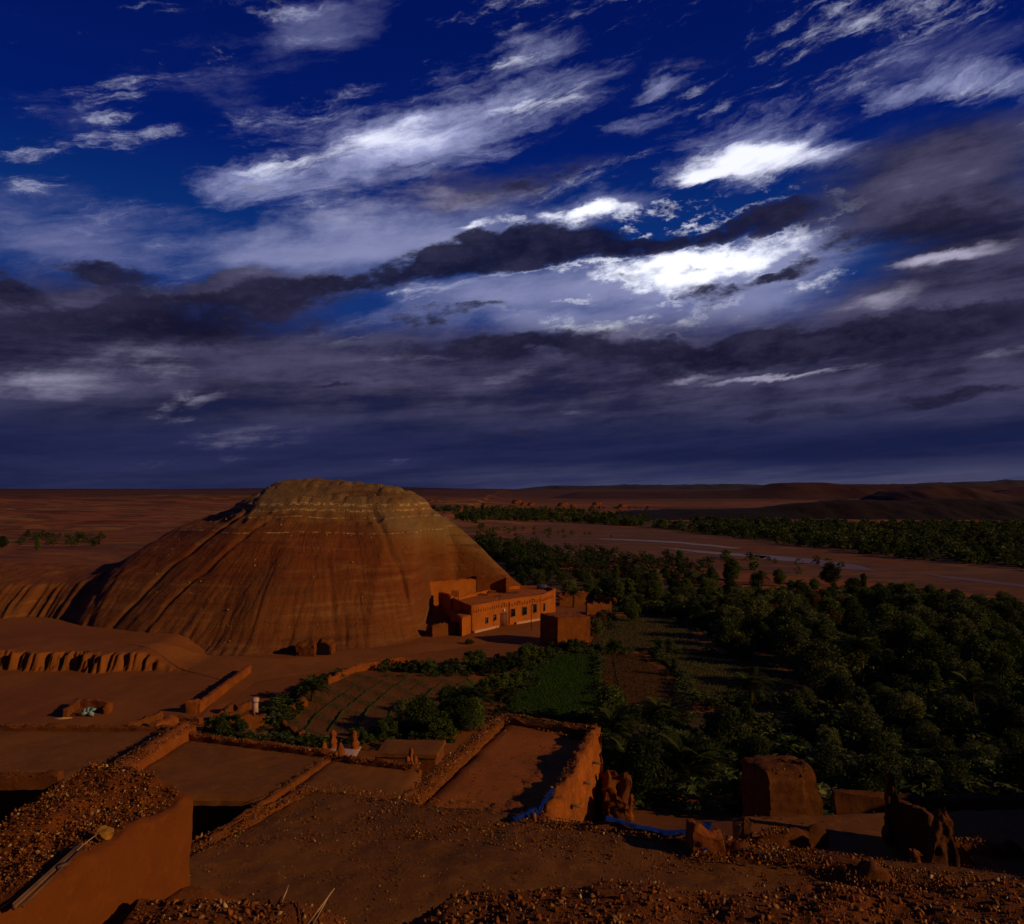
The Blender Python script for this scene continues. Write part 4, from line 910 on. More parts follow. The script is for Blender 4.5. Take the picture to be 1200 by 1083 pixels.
# ruined spiked wall to the right
rs = thing('spiked_ruin', 'ruined mud wall with two thin spikes right of the ramp house', 'ruin', (3.8, 27.6, 9))
v, f = qbox([(3.25, 27.4), (4.15, 27.3), (4.3, 28.6), (3.3, 28.8)], 8, 13.3, .09, .10, .05, 3.4, 15, .55); child('wall', mesh('wall', v, f, 'adobe_dull', True), rs)
pinnacle(rs, 3.46, 27.7, 12.9, 1.05, .13, 'adobe_dull', 3, lean=(-.04, 0)); pinnacle(rs, 3.98, 27.7, 12.8, 1.05, .10, 'adobe_dull', 5, lean=(.02, 0))
pinnacle(rs, 4.12, 27.5, 12.3, .95, .13, 'adobe', 6, lean=(.1, 0))
child('beam', tube_mesh('beam', [(4.05, 27.3, 12.1), (4.62, 27.1, 12.0)], [.08, .05], 'wood'), rs)
rubble_on(rs, (3.5, 27.4), (4.2, 28.0), .8, 12.9, 200, (.03, .10), 15)

# ------------------------------------------------------------------ foreground roof
mr = thing('gravel_roof_house', 'broad foreground mud roof scattered with gravel and small stones', 'house', (0, 14, 10))
Q4 = [(-11.5, 9.5), (15, 8.4), (15, 16.2), (-5.7, 22.15)]
def slab_z(x, y): return 15.5+.05*fbm(np.asarray(x)*.5, np.asarray(y)*.5, 0, 3, 41)+.0*x
V_, F_ = qbox(Q4, 8, 15.5, .16, .015, .2, 1.2, 21, .0); tz = V_[:, 2] > 15.3; V_[tz, 2] = V_[tz, 2]+.05*fbm(V_[tz, 0]*.5, V_[tz, 1]*.5, 0, 3, 41)+.02*fbm(V_[tz, 0]*3, V_[tz, 1]*3, 0, 4, 43)
child('roof', mesh('roof', V_, F_, 'gravel_roof', True), mr)
rg = np.random.default_rng(31)
p_, s_ = scatter_quad(Q4, 34000, rg, slab_z, (.011, .036), None, 2.2); p2, s2 = scatter_quad([(-7.5, 18.3), (-2, 19), (1, 20.0), (-5.7, 22.1)], 2600, rg, slab_z, (.010, .055))
p3, s3 = scatter_quad([(-4, 19.4), (6, 16.6), (5, 18.6), (-3.2, 21.2)], 2200, rg, slab_z, (.012, .06))
cl = fbm(np.concatenate([p_, p2, p3])[:, 0]*.9, np.concatenate([p_, p2, p3])[:, 1]*.9, 0, 3, 55); keep = cl > rg.uniform(-1.3, .5, len(cl))
v, f = stones(np.concatenate([p_, p2, p3])[keep], np.concatenate([s_, s2, s3])[keep], 31); child('gravel', mesh('gravel', v, f, 'stone'), mr, kind='stuff')
quad(mr, seg((-5.75, 22.0), (-8.8, 15.6), .35), 8, 15.58, 'adobe_dull', 'edge', .12, .06, .12, .08, 31)
rubble_on(mr, (-5.7, 22.1), (-8.9, 15.4), .55, 15.56, 1500, (.015, .08), 32, 22, (.05, .11))
rubble_on(mr, (-5.6, 22.05), (-.2, 20.45), .9, 15.5, 1100, (.015, .07), 33, 14, (.05, .09))
rubble_on(mr, (.3, 20.1), (4.6, 18.7), .6, 15.48, 900, (.015, .08), 34, 14, (.05, .09))
# rubble ridge at the right of the roof
quad(mr, seg((4.9, 18.4), (8.0, 17.3), .6), 14, 15.62, 'adobe_dull', 'edge', .12, .08, .25, .14, 35)
rubble_on(mr, (4.8, 18.4), (8.2, 17.2), 1.0, 15.6, 1500, (.015, .10), 35, 22, (.06, .12))
quad(mr, seg((7.4, 17.0), (9.4, 16.4), .8), 14, 15.72, 'adobe_dull', 'edge', .12, .12, .3, .2, 36)
rubble_on(mr, (7.2, 17.0), (9.8, 16.3), 1.0, 15.68, 1400, (.015, .09), 36, 16, (.06, .11))
rubble_on(mr, (9.8, 16.6), (15, 16.0), .9, 15.5, 1200, (.015, .09), 37, 14, (.05, .09))
# corner block at the end of the tarp
cb = thing('corner_stub', 'small lit mud stub at the right end of the blue tarpaulin', 'wall', (4.5, 18.2, 15.4))
v, f = qbox([(4.22, 18.05), (4.90, 18.0), (4.93, 18.5), (4.15, 18.6)], 15.0, 16.05, .06, .035, .03, 4.5, 7, .12); child('block', mesh('block', v, f, 'adobe', True), cb)
rubble_on(cb, (4.1, 18.0), (4.9, 17.9), .4, 15.55, 160, (.02, .07), 41)
def cloth(name, path, w, m, seed, label, sag=.05, z=0, drop=0.0):
    n = 120; k = 14; pts2 = np.array([np.array(path[0])*0+np.array([np.interp(t, np.linspace(0, 1, len(path)), [p[q] for p in path]) for q in range(3)]) for t in np.linspace(0, 1, n)])
    d = np.gradient(pts2[:, :2], axis=0); d /= np.linalg.norm(d, axis=1)[:, None]; nn = np.stack([d[:, 1], -d[:, 0]], 1)
    u = np.linspace(-.5, .5, k); wid = w*(1+.45*vn(np.arange(n)*.23, 0, 0, seed))
    V_ = np.zeros((n, k, 3)); V_[..., :2] = pts2[:, None, :2]+nn[:, None, :]*(u[None, :, None]*wid[:, None, None])
    V_[..., :2] += .05*np.stack([vn(V_[..., 0]*2.3, V_[..., 1]*2.3, 0, 4), vn(V_[..., 0]*2.3, V_[..., 1]*2.3, 0, 8)], -1)
    V_[..., 2] = pts2[:, None, 2]+sag*.5*fbm(V_[..., 0]*3, V_[..., 1]*5, 0, 3, seed)+.02-drop*np.clip(u[None, :]-.05, 0, 1)*2
    me = mesh(name, V_.reshape(-1, 3), grid_faces(n, k), m, True); o = link(name, me); o['label'] = label; o['category'] = 'tarpaulin'
    md = o.modifiers.new('thick', 'SOLIDIFY'); md.thickness = .012
    return o
cloth('tarpaulin', [(2.3, 19.5, 15.78), (3.0, 19.25, 15.68), (3.8, 19.0, 15.62), (4.6, 18.85, 15.72), (4.75, 18.5, 15.78)], .13, 'tarp', 4, 'long strip of blue tarpaulin along the roof edge right of the ramp', .03, drop=.06)
cloth('tarpaulin', [(4.62, 18.45, 16.1), (4.48, 18.15, 15.95), (4.42, 17.98, 15.62)], .16, 'tarp', 6, 'blue tarpaulin end hanging down the small mud stub', .03)
cloth('tarpaulin', [(.05, 19.75, 15.62), (.35, 19.9, 15.68), (.62, 20.1, 15.74)], .14, 'tarp', 8, 'short scrap of blue tarpaulin at the foot of the ramp parapet', .03, drop=.08)
cloth('tarpaulin', [(.62, 20.3, 15.42), (.95, 21.3, 15.45), (1.2, 22.2, 15.42)], .12, 'tarp', 9, 'thin blue tarpaulin shred caught along the ramp parapet top', .05)
quad(mr, seg((2.0, 19.62), (4.5, 18.9), .25), 14.5, 15.62, 'adobe_dull', 'edge', .1, .04, .1, .05, 39)
o = loose_stone(None, (.55, 19.75, 15.68), .15, name='rock'); o['label'] = 'fist-shaped rock weighing down the short blue tarpaulin scrap'; o['category'] = 'rock'

# ------------------------------------------------------------------ right-hand roofs
rr_h = thing('right_terrace_house', 'shadowed flat-roofed terrace with ruined corner pinnacles at the right', 'house', (10, 20, 10))
quad(rr_h, [(5.6, 18.2), (18, 16.6), (18, 23.4), (6.4, 22.6)], 8, 14.55, 'roof', 'roof', .25, .04, .1, 0, 51)
rubble_on(rr_h, (6.2, 18.6), (11, 17.9), .6, 14.6, 700, (.015, .07), 51)
p_, s_ = scatter_quad([(5.6, 18.2), (18, 16.6), (18, 23.4), (6.4, 22.6)], 1500, rg, lambda x, y: 14.56+0*x, (.01, .05)); v, f = stones(p_, s_, 52); child('gravel', mesh('gravel', v, f, 'stone'), rr_h, kind='stuff')
quad(rr_h, seg((6.3, 20.3), (8.3, 20.8), .35), 10, 15.0, 'mud_shade_tone', 'parapet', .12, .06, .12, .12, 52)
rubble_on(rr_h, (6.3, 20.3), (7.2, 20.5), .4, 15.0, 200, (.02, .08), 53, 6, (.05, .09))
quad(rr_h, seg((9.9, 23.9), (18, 23.2), .3), 8, 14.74, 'mud_shade_tone', 'parapet', .2, .05, .1, .08, 53)
quad(rr_h, seg((10.3, 20.9), (10.62, 19.5), .35), 10, 15.75, 'mud_shade_tone', 'parapet', .1, .05, .1, .12, 54)
quad(rr_h, seg((11.3, 20.3), (13.2, 20.1), .3), 10, 14.85, 'mud_shade_tone', 'parapet', .1, .08, .1, .2, 55)
rubble_on(rr_h, (11.0, 20.4), (12.2, 20.2), .35, 14.85, 120, (.03, .09), 54, 6, (.05, .09))
def shard(par, c, z0, z1, m, name, tap=(.3, .3), lean=(0, 0), seed=3, jag=.15, res=.07, rough=.06):
    """eroded upright fragment of mud wall, narrowing to a broken top"""
    v, f = qbox(c, z0, z1, res, rough, .03, 4.2, seed, jag); m_ = np.mean(np.array(c), 0); t = np.clip((v[:, 2]-z0)/(z1-z0), 0, 1.2)**1.2
    v[:, 0] = m_[0]+(v[:, 0]-m_[0])*(1-(1-tap[0])*t)+lean[0]*t; v[:, 1] = m_[1]+(v[:, 1]-m_[1])*(1-(1-tap[1])*t)+lean[1]*t
    v[:, 0] += .05*fbm(v[:, 2]*2.2, 0, 0, 3, seed+9)
    return child(name, mesh(name, v, f, m, True), par)
shard(rr_h, [(9.95, 20.75), (10.65, 20.6), (10.7, 21.0), (10.0, 21.15)], 13.8, 16.35, 'mud_shade_tone', 'pinnacle', (.12, .4), (-.24, 0), 61, .1)
shard(rr_h, [(10.2, 18.9), (11.0, 18.85), (11.0, 19.4), (10.25, 19.45)], 14.0, 16.05, 'mud_shade_tone', 'pinnacle', (.32, .5), (-.05, .05), 64, .2)
shard(rr_h, [(9.75, 18.9), (10.1, 18.85), (10.1, 19.2), (9.8, 19.25)], 14.2, 15.25, 'adobe', 'pinnacle', (.5, .6), (-.12, 0), 66, .12)
shard(rr_h, [(11.0, 19.2), (11.5, 19.0), (11.55, 19.2), (11.05, 19.4)], 14.2, 15.2, 'mud_shade_tone', 'pinnacle', (.3, .6), (-.25, .1), 69, .15)
shard(rr_h, [(6.0, 20.35), (6.35, 20.35), (6.35, 20.7), (6.0, 20.7)], 14.0, 15.35, 'mud_shade_tone', 'pinnacle', (.4, .5), (0, 0), 67, .1)
bt = thing('stair_block', 'solid mud stair block with rubble top rising above the shadowed terrace', 'tower', (8.6, 24, 12))
V_, F_ = qbox([(7.75, 23.4), (9.45, 23.7), (9.2, 25.1), (7.35, 24.9)], 10, 15.45, .09, .045, .05, 3.4, 8, .07)
V_[:, 1] += .022*((V_[:, 2]*3.7+.3*V_[:, 0]) % 1 < .22)*(V_[:, 1] < 23.9); V_[:, 0] += .02*((V_[:, 2]*3.7) % 1 < .22)*(V_[:, 0] < 8)
zt = ss(V_[:, 2], 14.2, 15.5); V_[:, 1] += .30*ss(V_[:, 2], 15.1, 15.5)*(V_[:, 1] < 24.2); V_[:, 0] -= .22*zt*(V_[:, 0] > 8.9)
child('block', mesh('block', V_, F_, 'mud_shade_tone', True), bt); rubble_on(bt, (7.95, 23.8), (9.1, 24.0), .4, 15.34, 160, (.02, .07), 71, 4, (.05, .08))

nh = thing('unseen_shade_house', 'plain mud house added out of view to shade the right terrace', 'house', (24, 15, 8))  # added outside the view to cast shade over the right terrace
quad(nh, [(21.5, 12.5), (27, 12.0), (27.5, 19.8), (22, 20.0)], 6, 18.9, 'adobe_dull', 'wall', .5, .06, .1, .1, 77)  # wall of the unseen house, added only to cast shade
quad(nh, [(21.5, 12.5), (23, 12.4), (23.2, 14), (21.6, 14.1)], 18.8, 19.9, 'adobe_dull', 'unseen_shade_tower', .4, .05, .1, .1, 78)
# ------------------------------------------------------------------ near wall on the left with rubble on top
nw = thing('near_wall', 'thick foreground mud wall at the left heaped with loose rubble', 'wall', (-4.8, 8, 15))
BL, BR, TR, TL = (-5.95, 4.2), (-4.9, 4.2), (-3.72, 9.05), (-5.25, 9.85)
V_, F_ = qbox([BL, BR, TR, TL], 15.5, 20.22, .05, .022, .06, 1.8, 81, .0, z1b=20.5); tp = V_[:, 2] > 20.0
V_[tp, 2] += .09*fbm(V_[tp, 0]*1.6, V_[tp, 1]*1.6, 0, 4, 83)*ss(V_[tp, 2], 20.0, 20.15)
child('wall', mesh('wall', V_, F_, 'render', True), nw)
rg = np.random.default_rng(91)
def topz(x, y): return 20.22+.28*np.clip((np.asarray(y)-4.2)/5.3, 0, 1)+.09*fbm(np.asarray(x)*1.6, np.asarray(y)*1.6, 0, 4, 83)
inq = [(BL[0]+.05, BL[1]), (BR[0]-.10, BR[1]), (TR[0]-.12, TR[1]-.02), (TL[0]+.05, TL[1]-.1)]
p_, s_ = scatter_quad(inq, 16000, rg, topz, (.005, .034)); p_[:, 2] += rg.random(len(p_))*.05
v, f = stones(p_, s_, 92); child('rubble', mesh('rubble', v, f, 'stone'), nw, kind='stuff')
rr3 = random.Random(5)
for i in range(120):
    a = rr3.random(); b = rr3.random(); c = [np.array(q) for q in inq]; q = (1-a)*(1-b)*c[0]+a*(1-b)*c[1]+a*b*c[2]+(1-a)*b*c[3]
    loose_stone(nw, (q[0], q[1], float(topz(*q))+.03), rr3.choice([.025, .03, .035, .045, .06]), rng=rr3)
x, y = G(122, 978, 20.52); o = loose_stone(None, (x, y, 20.53), .105, name='boulder', rng=random.Random(3)); o['label'] = 'pale ochre rock perched on the edge of the near left wall'; o['category'] = 'rock'
bm = bmesh.new(); bmesh.ops.create_icosphere(bm, subdivisions=2, radius=1)
for v_ in bm.verts: v_.co *= 1+.5*float(vn(v_.co.x*1.6, v_.co.y*1.6, v_.co.z*1.6, 5))
o.data = bpy.data.meshes.new('boulder'); bm.to_mesh(o.data); bm.free(); o.data.materials.append(M['ochre']); o.scale = (.078, .062, .066)
def on_top(px, py, z=20.50): q = G(px, py, z); return (q[0], q[1], z)
pipe = thing('reed_gutter', 'split wooden gutter lying along the near left wall edge', 'gutter', on_top(20, 1062))
a, b = np.array(on_top(16, 1064, 20.47)), np.array(on_top(94, 992, 20.53)); d = (b-a)/np.linalg.norm(b-a); n = np.array([d[1], -d[0], 0])
child('trough', tube_mesh('trough', [a, b], .022, 'wood'), pipe); child('rail', tube_mesh('rail', [a+n*.075+(0, 0, .012), b+n*.05+(0, 0, .012)], .011, 'tin'), pipe); child('rail', tube_mesh('rail', [a-n*.01+(0, 0, .03), b-n*.0+(0, 0, .03)], .009, 'tin'), pipe)
child('clamp', mesh('clamp', *box(*((a+b)/2+d*.12+n*.05+(0, 0, .02)), .10, .05, .03, .9), 'tin'), pipe)
o = link('reed', tube_mesh('reed', [on_top(90, 997, 20.54), on_top(104, 985, 20.55), on_top(116, 976, 20.56)], [.008, .006, .004], 'straw', 5)); o['label'] = 'thin pale reed between the wooden gutter and the perched ochre rock'; o['category'] = 'reed'
# narrow buttress whose shadow marks the lit face
quad(nw, [(-4.30, 7.42), (-4.14, 7.42), (-4.06, 7.62), (-4.25, 7.62)], 15.5, 19.55, 'render', 'buttress', .06, .02, .04, .03, 88)

# ------------------------------------------------------------------ near rubble bank along the bottom
nb = thing('near_rubble_bank', 'broken mud wall crest covered with coarse rubble along the picture bottom', 'wall', (0, 7, 15))
bx = np.linspace(-3.75, 7.2, 365); by = np.linspace(4.6, 8.9, 144); BX, BY = np.meshgrid(bx, by, indexing='ij')
def bank(x, y):
    x = np.asarray(x, float); y = np.asarray(y, float)
    crest = 8.02+.10*fbm(x*.9, 0, 0, 3, 95)+.16*ss(x, -1.0, -.3)+.05*ss(x, 1, 5)-.05*ss(x, -1.2, -2.4)
    z = 19.86+.05*fbm(x*1.6, y*1.6, 0, 4, 96)
    z = z-.42*np.exp(-((x+1.35)/.42)**2)*ss(y, 6.8, 7.5)-.10*np.exp(-((x+.55)/.5)**2-((y-7.55)/.22)**2)
    z = z-.20*ss(x, -3.1, -3.7)*0-.9*ss(y, crest-.12, crest+.75)
    z = z-.35*ss(y, 7.45, 7.0)*ss(x, .2, -.3)
    return z
BZ = bank(BX, BY)+.012*fbm(BX*14, BY*14, 0, 3, 99)
child('bank', mesh('bank', np.stack([BX, BY, BZ], -1).reshape(-1, 3), grid_faces(len(bx), len(by)), 'adobe_dull', True), nb)
n = 22000; x = rg.uniform(-3.7, 7.0, n); y = rg.uniform(5.8, 8.35, n); s = .007*(6.0)**(rg.random(n)**2.4)
v, f = stones(np.stack([x, y, bank(x, y)+s*.3], 1), s, 97); child('rubble', mesh('rubble', v, f, 'stone'), nb, kind='stuff')
for i in range(270):
    x, y = rr3.uniform(-3.5, 6.2), rr3.uniform(6.9, 8.15); loose_stone(nb, (x, y, float(bank(x, y))+.02), rr3.choice([.035, .04, .045, .055, .065]), rng=rr3)
for (px0, py0, px1, py1, r_, lb) in ((356, 1084, 392, 1041, .011, 'long dry straw stalk leaning out of the bottom rubble'), (364, 1083, 388, 1045, .008, 'shorter dry stalk beside the long leaning straw'), (330, 1052, 338, 1037, .010, 'short dry twig sticking up from the rubble near the round stone')):
    a = G(px0, py0, 19.88); b = P(px1, py1, a[1]+.25); o = link('dry_stalk', tube_mesh('dry_stalk', [(a[0], a[1], 19.84), ((a[0]+b[0])/2+.01, (a[1]+b[1])/2, (19.84+b[2])/2+.01), b], [r_, r_*.8, r_*.5], 'straw', 5)); o['label'] = lb; o['category'] = 'stalk'
for (px, py, s, lb) in ((328, 1053, .075, 'rounded brown stone by the twig in the bottom rubble'), (316, 1047, .055, 'pale stone left of the rounded brown stone'), (288, 1052, .065, 'orange flat stone at the left of the bottom rubble')):
    x, y = G(px, py, 19.95); o = loose_stone(None, (x, y, float(bank(x, y))+s*.6), s, name='rock', rng=rr3); o['label'] = lb; o['category'] = 'rock'
# earth heap where the two near walls meet
hp = thing('earth_heap', 'rounded heap of reddish earth where the near wall meets the rubble', 'heap', (-3.5, 8, 19))
v, f = qbox([(-3.75, 7.6), (-2.75, 7.6), (-2.7, 8.2), (-3.6, 8.3)], 18.8, 19.93, .06, .07, .5, 1.6, 8, .1); child('mound', mesh('mound', v, f, 'adobe_dull', True), hp)
#PART3
# ------------------------------------------------------------------ vegetation
def crown(seed, H=1.0, Wd=.9, n=5200, clumps=22, leaf=.034, base=.22, shape='round'):
    """leaves gathered in clumps over a crown of height H and width Wd"""
    rng = np.random.default_rng(seed); C = []; 
    for i in range(clumps):
        t = (i+.5)/clumps; a = i*2.4+rng.uniform(-.4, .4); z = base+(H-base)*t
        if shape == 'tall': r = Wd*.5*(.35+.65*math.sin(math.pi*min(1, t*.9+.12)))*rng.uniform(.3, .75)
        elif shape == 'wide': r = Wd*.5*math.sqrt(max(.05, 1-(t*1.02-.15)**2))*rng.uniform(.45, .95)
        else: r = Wd*.5*math.sqrt(max(.04, 1-(2*t-.9)**2))*rng.uniform(.4, .9)
        C.append((r*math.cos(a), r*math.sin(a), z, rng.uniform(.11, .21)*(1.1 if shape != 'tall' else .75)))
    C = np.array(C); k = rng.choice(clumps, n, p=C[:, 3]**2/np.sum(C[:, 3]**2)); d = rng.normal(size=(n, 3)); d /= np.linalg.norm(d, axis=1)[:, None]
    p = C[k, :3]+d*(C[k, 3]*rng.random(n)**.38)[:, None]*(1, 1, .8)+rng.normal(size=(n, 3))*.012
    p[:, 2] = np.maximum(p[:, 2], .03)
    u = rng.normal(size=(n, 3)); u[:, 2] *= .8; u /= np.linalg.norm(u, axis=1)[:, None]; w = np.cross(u, rng.normal(size=(n, 3))); w /= np.linalg.norm(w, axis=1)[:, None]
    s = leaf*rng.uniform(.6, 1.3, n)[:, None]
    V_ = np.stack([p-u*s, p+w*s*.42, p+u*s, p-w*s*.42], 1).reshape(-1, 3)
    return V_, np.arange(n*4).reshape(n, 4), C
def crown_trunk(C, seed, shape):
    rng = np.random.default_rng(seed); L = []
    top = .55 if shape != 'tall' else .85
    V1, Q1 = tube([(0, 0, -.05), (.01, .01, .15), (.02, -.01, .32), (.0, .02, top)], [.035, .026, .02, .008], 6); out = [(V1, Q1)]
    for i in rng.choice(len(C), 6, replace=False):
        c = C[i]; z0 = min(.3, c[2]*.6); out.append(tube([(0.01, 0, z0), (c[0]*.5, c[1]*.5, (z0+c[2])/2-.02), (c[0], c[1], c[2])], [.014, .010, .004], 5))
    V_ = []; F_ = []; n = 0
    for v, q in out:
        V_ += [tuple(x) for x in v]; F_ += [[j+n for j in (f if f[0] != f[3] else f[:3])] for f in q]; n += len(v)
    return V_, F_
KINDS_T = {}
def make_kind(key, seed, m, **kw):
    V_, F_, C = crown(seed, **kw); cm = mesh('crown', V_, F_, m); tv, tf = crown_trunk(C, seed, kw.get('shape', 'round')); tm = mesh('trunk', tv, tf, 'bark', True)
    KINDS_T.setdefault(key, []).append((cm, tm))
for i in range(3): make_kind('olive', 10+i, 'leaf_olive', Wd=1.05, shape='wide', clumps=26, base=.2)
for i in range(3): make_kind('green', 20+i, 'leaf_green', Wd=.85, clumps=24)
for i in range(2): make_kind('dark', 30+i, 'leaf_dark', Wd=.9, clumps=22)
for i in range(2): make_kind('tall', 40+i, 'leaf_green', Wd=.42, shape='tall', clumps=24, base=.1)
make_kind('rust', 50, 'leaf_rust', Wd=.85, clumps=18, n=3800)
for i in range(2): make_kind('bush', 60+i, 'leaf_green', Wd=1.5, H=.8, shape='wide', base=.03, clumps=20, leaf=.045)
make_kind('dbush', 66, 'leaf_dark', Wd=1.5, H=.8, shape='wide', base=.03, clumps=20, leaf=.045)
rt = random.Random(11)
def tree(kind, x, y, h, label, cat_='tree', name=None, group=None, z=None, wide=1.0):
    cm, tm = rt.choice(KINDS_T[kind]); z = float(gh(x, y)) if z is None else z
    o = thing(name or {'bush': 'bush', 'dbush': 'bush', 'tall': 'poplar_tree', 'olive': 'olive_tree'}.get(kind, 'tree'), label, cat_, (x, y, z-.05), rt.uniform(0, 6.28), group)
    o.scale = (h*wide, h*wide, h)
    for nm, me in (('crown', cm), ('trunk', tm)):
        if kind in ('bush', 'dbush') and nm == 'trunk': continue
        c = bpy.data.objects.new(nm, me); COL.objects.link(c); c.parent = o
    return o
def inpoly(px, py, L):
    r = False; j = len(L)-1
    for i in range(len(L)):
        if (L[i][1] > py) != (L[j][1] > py) and px < (L[j][0]-L[i][0])*(py-L[i][1])/(L[j][1]-L[i][1])+L[i][0]: r = not r
        j = i
    return r
def topx(x, y, z=0.0):
    c, s = math.cos(PITCH), math.sin(PITCH); dz_ = z-CZ; f = y*c+dz_*s; u = -y*s+dz_*c
    return CX+F*x/f, CY-F*u/f
OASIS = [(560, 645), (640, 656), (700, 663), (800, 673), (900, 683), (1000, 694), (1110, 703), (1200, 717), (1330, 742), (1330, 1060), (1180, 985), (1000, 960), (870, 960), (700, 960), (706, 868), (800, 866), (900, 862), (968, 838), (945, 800), (915, 765), (850, 758), (800, 724), (735, 716), (700, 700), (655, 685), (612, 690), (595, 668)]
cand = []; cell = {}
def try_add(x, y, r):
    k = (int(x//3), int(y//3))
    for i in (-2, -1, 0, 1, 2):
        for j in (-2, -1, 0, 1, 2):
            for q in cell.get((k[0]+i, k[1]+j), ()):
                if (q[0]-x)**2+(q[1]-y)**2 < (.5*(r+q[2]))**2: return False
    cell.setdefault(k, []).append((x, y, r)); return True
for _ in range(26000):
    x = rt.uniform(-10, 150); y = rt.uniform(44, 265)
    px, py = topx(x, y, float(0 if y > 64 else gh(x, y)))
    if not inpoly(px, py, OASIS): continue
    if y < 62 and x < 8: continue
    if (x-12.8)**2+(y-53)**2 < 30: continue        # clearing where the large palm stands
    dn = .5+.5*float(vn(x*.045, y*.045, 0, 77))
    if dn < .36 and y > 78 and rt.random() < .93: continue
    if try_add(x, y, rt.choice([3.6, 4.2, 5.0])): cand.append((x, y))
cand.sort(key=lambda q: q[1])
vis = [q for q in cand if topx(*q)[0] < 1290]
print('oasis trees', len(cand), len(vis))
def zone(px, py, y):
    if py < 735 and px < 720: return 'behind the square house and long building'
    if y > 150: return 'in the strip along the near edge of the river sand'
    if px < 900 and py < 765: return 'in the grove beyond the brown fields'
    if px < 960 and py < 850: return 'beside the right end of the dark brown field'
    if px < 790: return 'between the ramp roof and the field plots'
    if px < 890: return 'behind the blue tarpaulin and left of the stair block'
    if px < 1000 and py > 850: return 'directly behind the mud stair block'
    if py > 850: return 'behind the ruined pinnacles of the right terrace'
    if px < 1060: return 'in the middle of the oasis above the stair block'
    return 'in the right-hand grove below the river bend'
LB = {'olive': ('rounded grey-green olive tree in the dense oasis beyond the village roofs', 'olive trees of the oasis'),
      'green': ('leafy mid-green tree in the dense oasis beyond the village roofs', 'leafy green trees of the oasis'),
      'dark': ('very dark green tree in the dense oasis beyond the village roofs', 'dark trees of the oasis'),
      'tall': ('slender upright tree rising from the dense oasis', 'slender upright trees of the oasis')}
done = 0; rest = []
for (x, y) in vis:
    if done >= 292: rest.append((x, y)); continue
    h = rt.uniform(3.0, 6.0)*(.75+.5*(.5+.5*float(vn(x*.03, y*.03, 0, 17))))*(1.0 if y > 88 else .78)*(1-.34*min(1, max(0, (y-115)/60)))
    zn = float(vn(x*.05, y*.05, 0, 91)); k = rt.random()
    if y < 74: k *= .28
    kind = 'dark' if k < .2 else 'olive' if k < .2+.35+.3*zn else 'tall' if k > .93 else 'green'
    if kind == 'tall': h *= 1.25
    size = 'low' if h < 2.7 else 'smallish' if h < 3.3 else 'mid-sized' if h < 3.9 else 'large' if h < 4.6 else 'tall'
    lb = size+' '+{'olive': 'rounded grey-green olive tree', 'green': 'leafy mid-green tree', 'dark': 'very dark green tree', 'tall': 'slender upright tree'}[kind]+' '+zone(*topx(x, y), y)
    tree(kind, x, y, h, lb, group=lb.replace(' tree ', ' trees ')); done += 1
def mass(name, pts, seed, label, hr=(3.5, 6.5), n=420, leaf=.07, mats=('leaf_green', 'leaf_olive', 'leaf_dark'), wf=1.0):
    """trees too far off to pick apart, joined as one wood"""
    protos = [crown(seed+i, Wd=[.95, 1.1, .8][i], n=n, clumps=11, leaf=leaf, base=.08) for i in range(3)]; rng = np.random.default_rng(seed)
    V_ = [[], [], []]
    for p in pts:
        i = int(rng.integers(0, 3)); h = rng.uniform(*hr)*(p[2] if len(p) > 2 else 1); a = rng.uniform(0, 6.28); v = protos[i][0]*((h*wf, h*wf, h)); c, s = math.cos(a), math.sin(a)
        V_[i].append(np.stack([v[:, 0]*c-v[:, 1]*s+p[0], v[:, 0]*s+v[:, 1]*c+p[1], v[:, 2]+float(gh(p[0], p[1]))], 1))
    for i in range(3): V_[i] = np.concatenate(V_[i]) if V_[i] else np.zeros((0, 3))
    A = np.concatenate(V_); me = mesh(name, A, np.arange(len(A)).reshape(-1, 4), mats[0]); [me.materials.append(M[q]) for q in mats[1:]]
    mi = np.concatenate([np.full(len(V_[i])//4, i, np.int32) for i in range(3)]); me.polygons.foreach_set('material_index', mi)
    o = link(name, me, kind='stuff'); o['label'] = label; return o
mass('distant_grove', rest, 200, 'far part of the dense oasis grove along the near river bank', n=560, leaf=.055)
# under-growth between the trees
q = np.array([c for c in cand if c[1] < 175]); rg = np.random.default_rng(8); q = q[rg.integers(0, len(q), 2400)]+rg.normal(size=(2400, 2))*2.6
q = [tuple(a) for a in q if inpoly(*topx(a[0], a[1], float(gh(*a))), OASIS)]
mass('undergrowth', q, 300, 'low dark undergrowth filling the gaps between oasis trees', hr=(.8, 2.3), n=200, leaf=.11, wf=1.7)
# woods on the far bank, and scrub strips beyond
def region(L, n, seed, z=0.0, dm=0.0):
    r = random.Random(seed); pts = [G(a, b, z) for a, b in L]; xs = [p[0] for p in pts]; ys = [p[1] for p in pts]; out = []
    while len(out) < n:
        x, y = r.uniform(min(xs), max(xs)), r.uniform(min(ys), max(ys))
        if inpoly(x, y, pts) and .5+.5*float(vn(x*.02, y*.02, 0, seed)) > dm: out.append((x, y))
    return out
FB = [(690, 610), (760, 611), (900, 615), (1050, 617), (1200, 617), (1400, 622), (1400, 690), (1200, 667), (1050, 654), (950, 642), (850, 629), (760, 618), (690, 614)]
mass('far_bank_wood', region(FB, 2200, 4, 0, .22), 400, 'dark line of riverside trees on the far bank of the river', hr=(2.2, 5.5), n=150, leaf=.13)
mass('plain_scrub', region([(560, 604), (700, 603), (700, 612), (545, 611)], 260, 5, 0, .25)+region([(560, 596), (760, 596), (760, 601), (560, 601)], 80, 6, 0, .5), 500, 'scattered scrub and trees on the plain behind the domed hill', hr=(1.8, 4), n=90, leaf=.18)
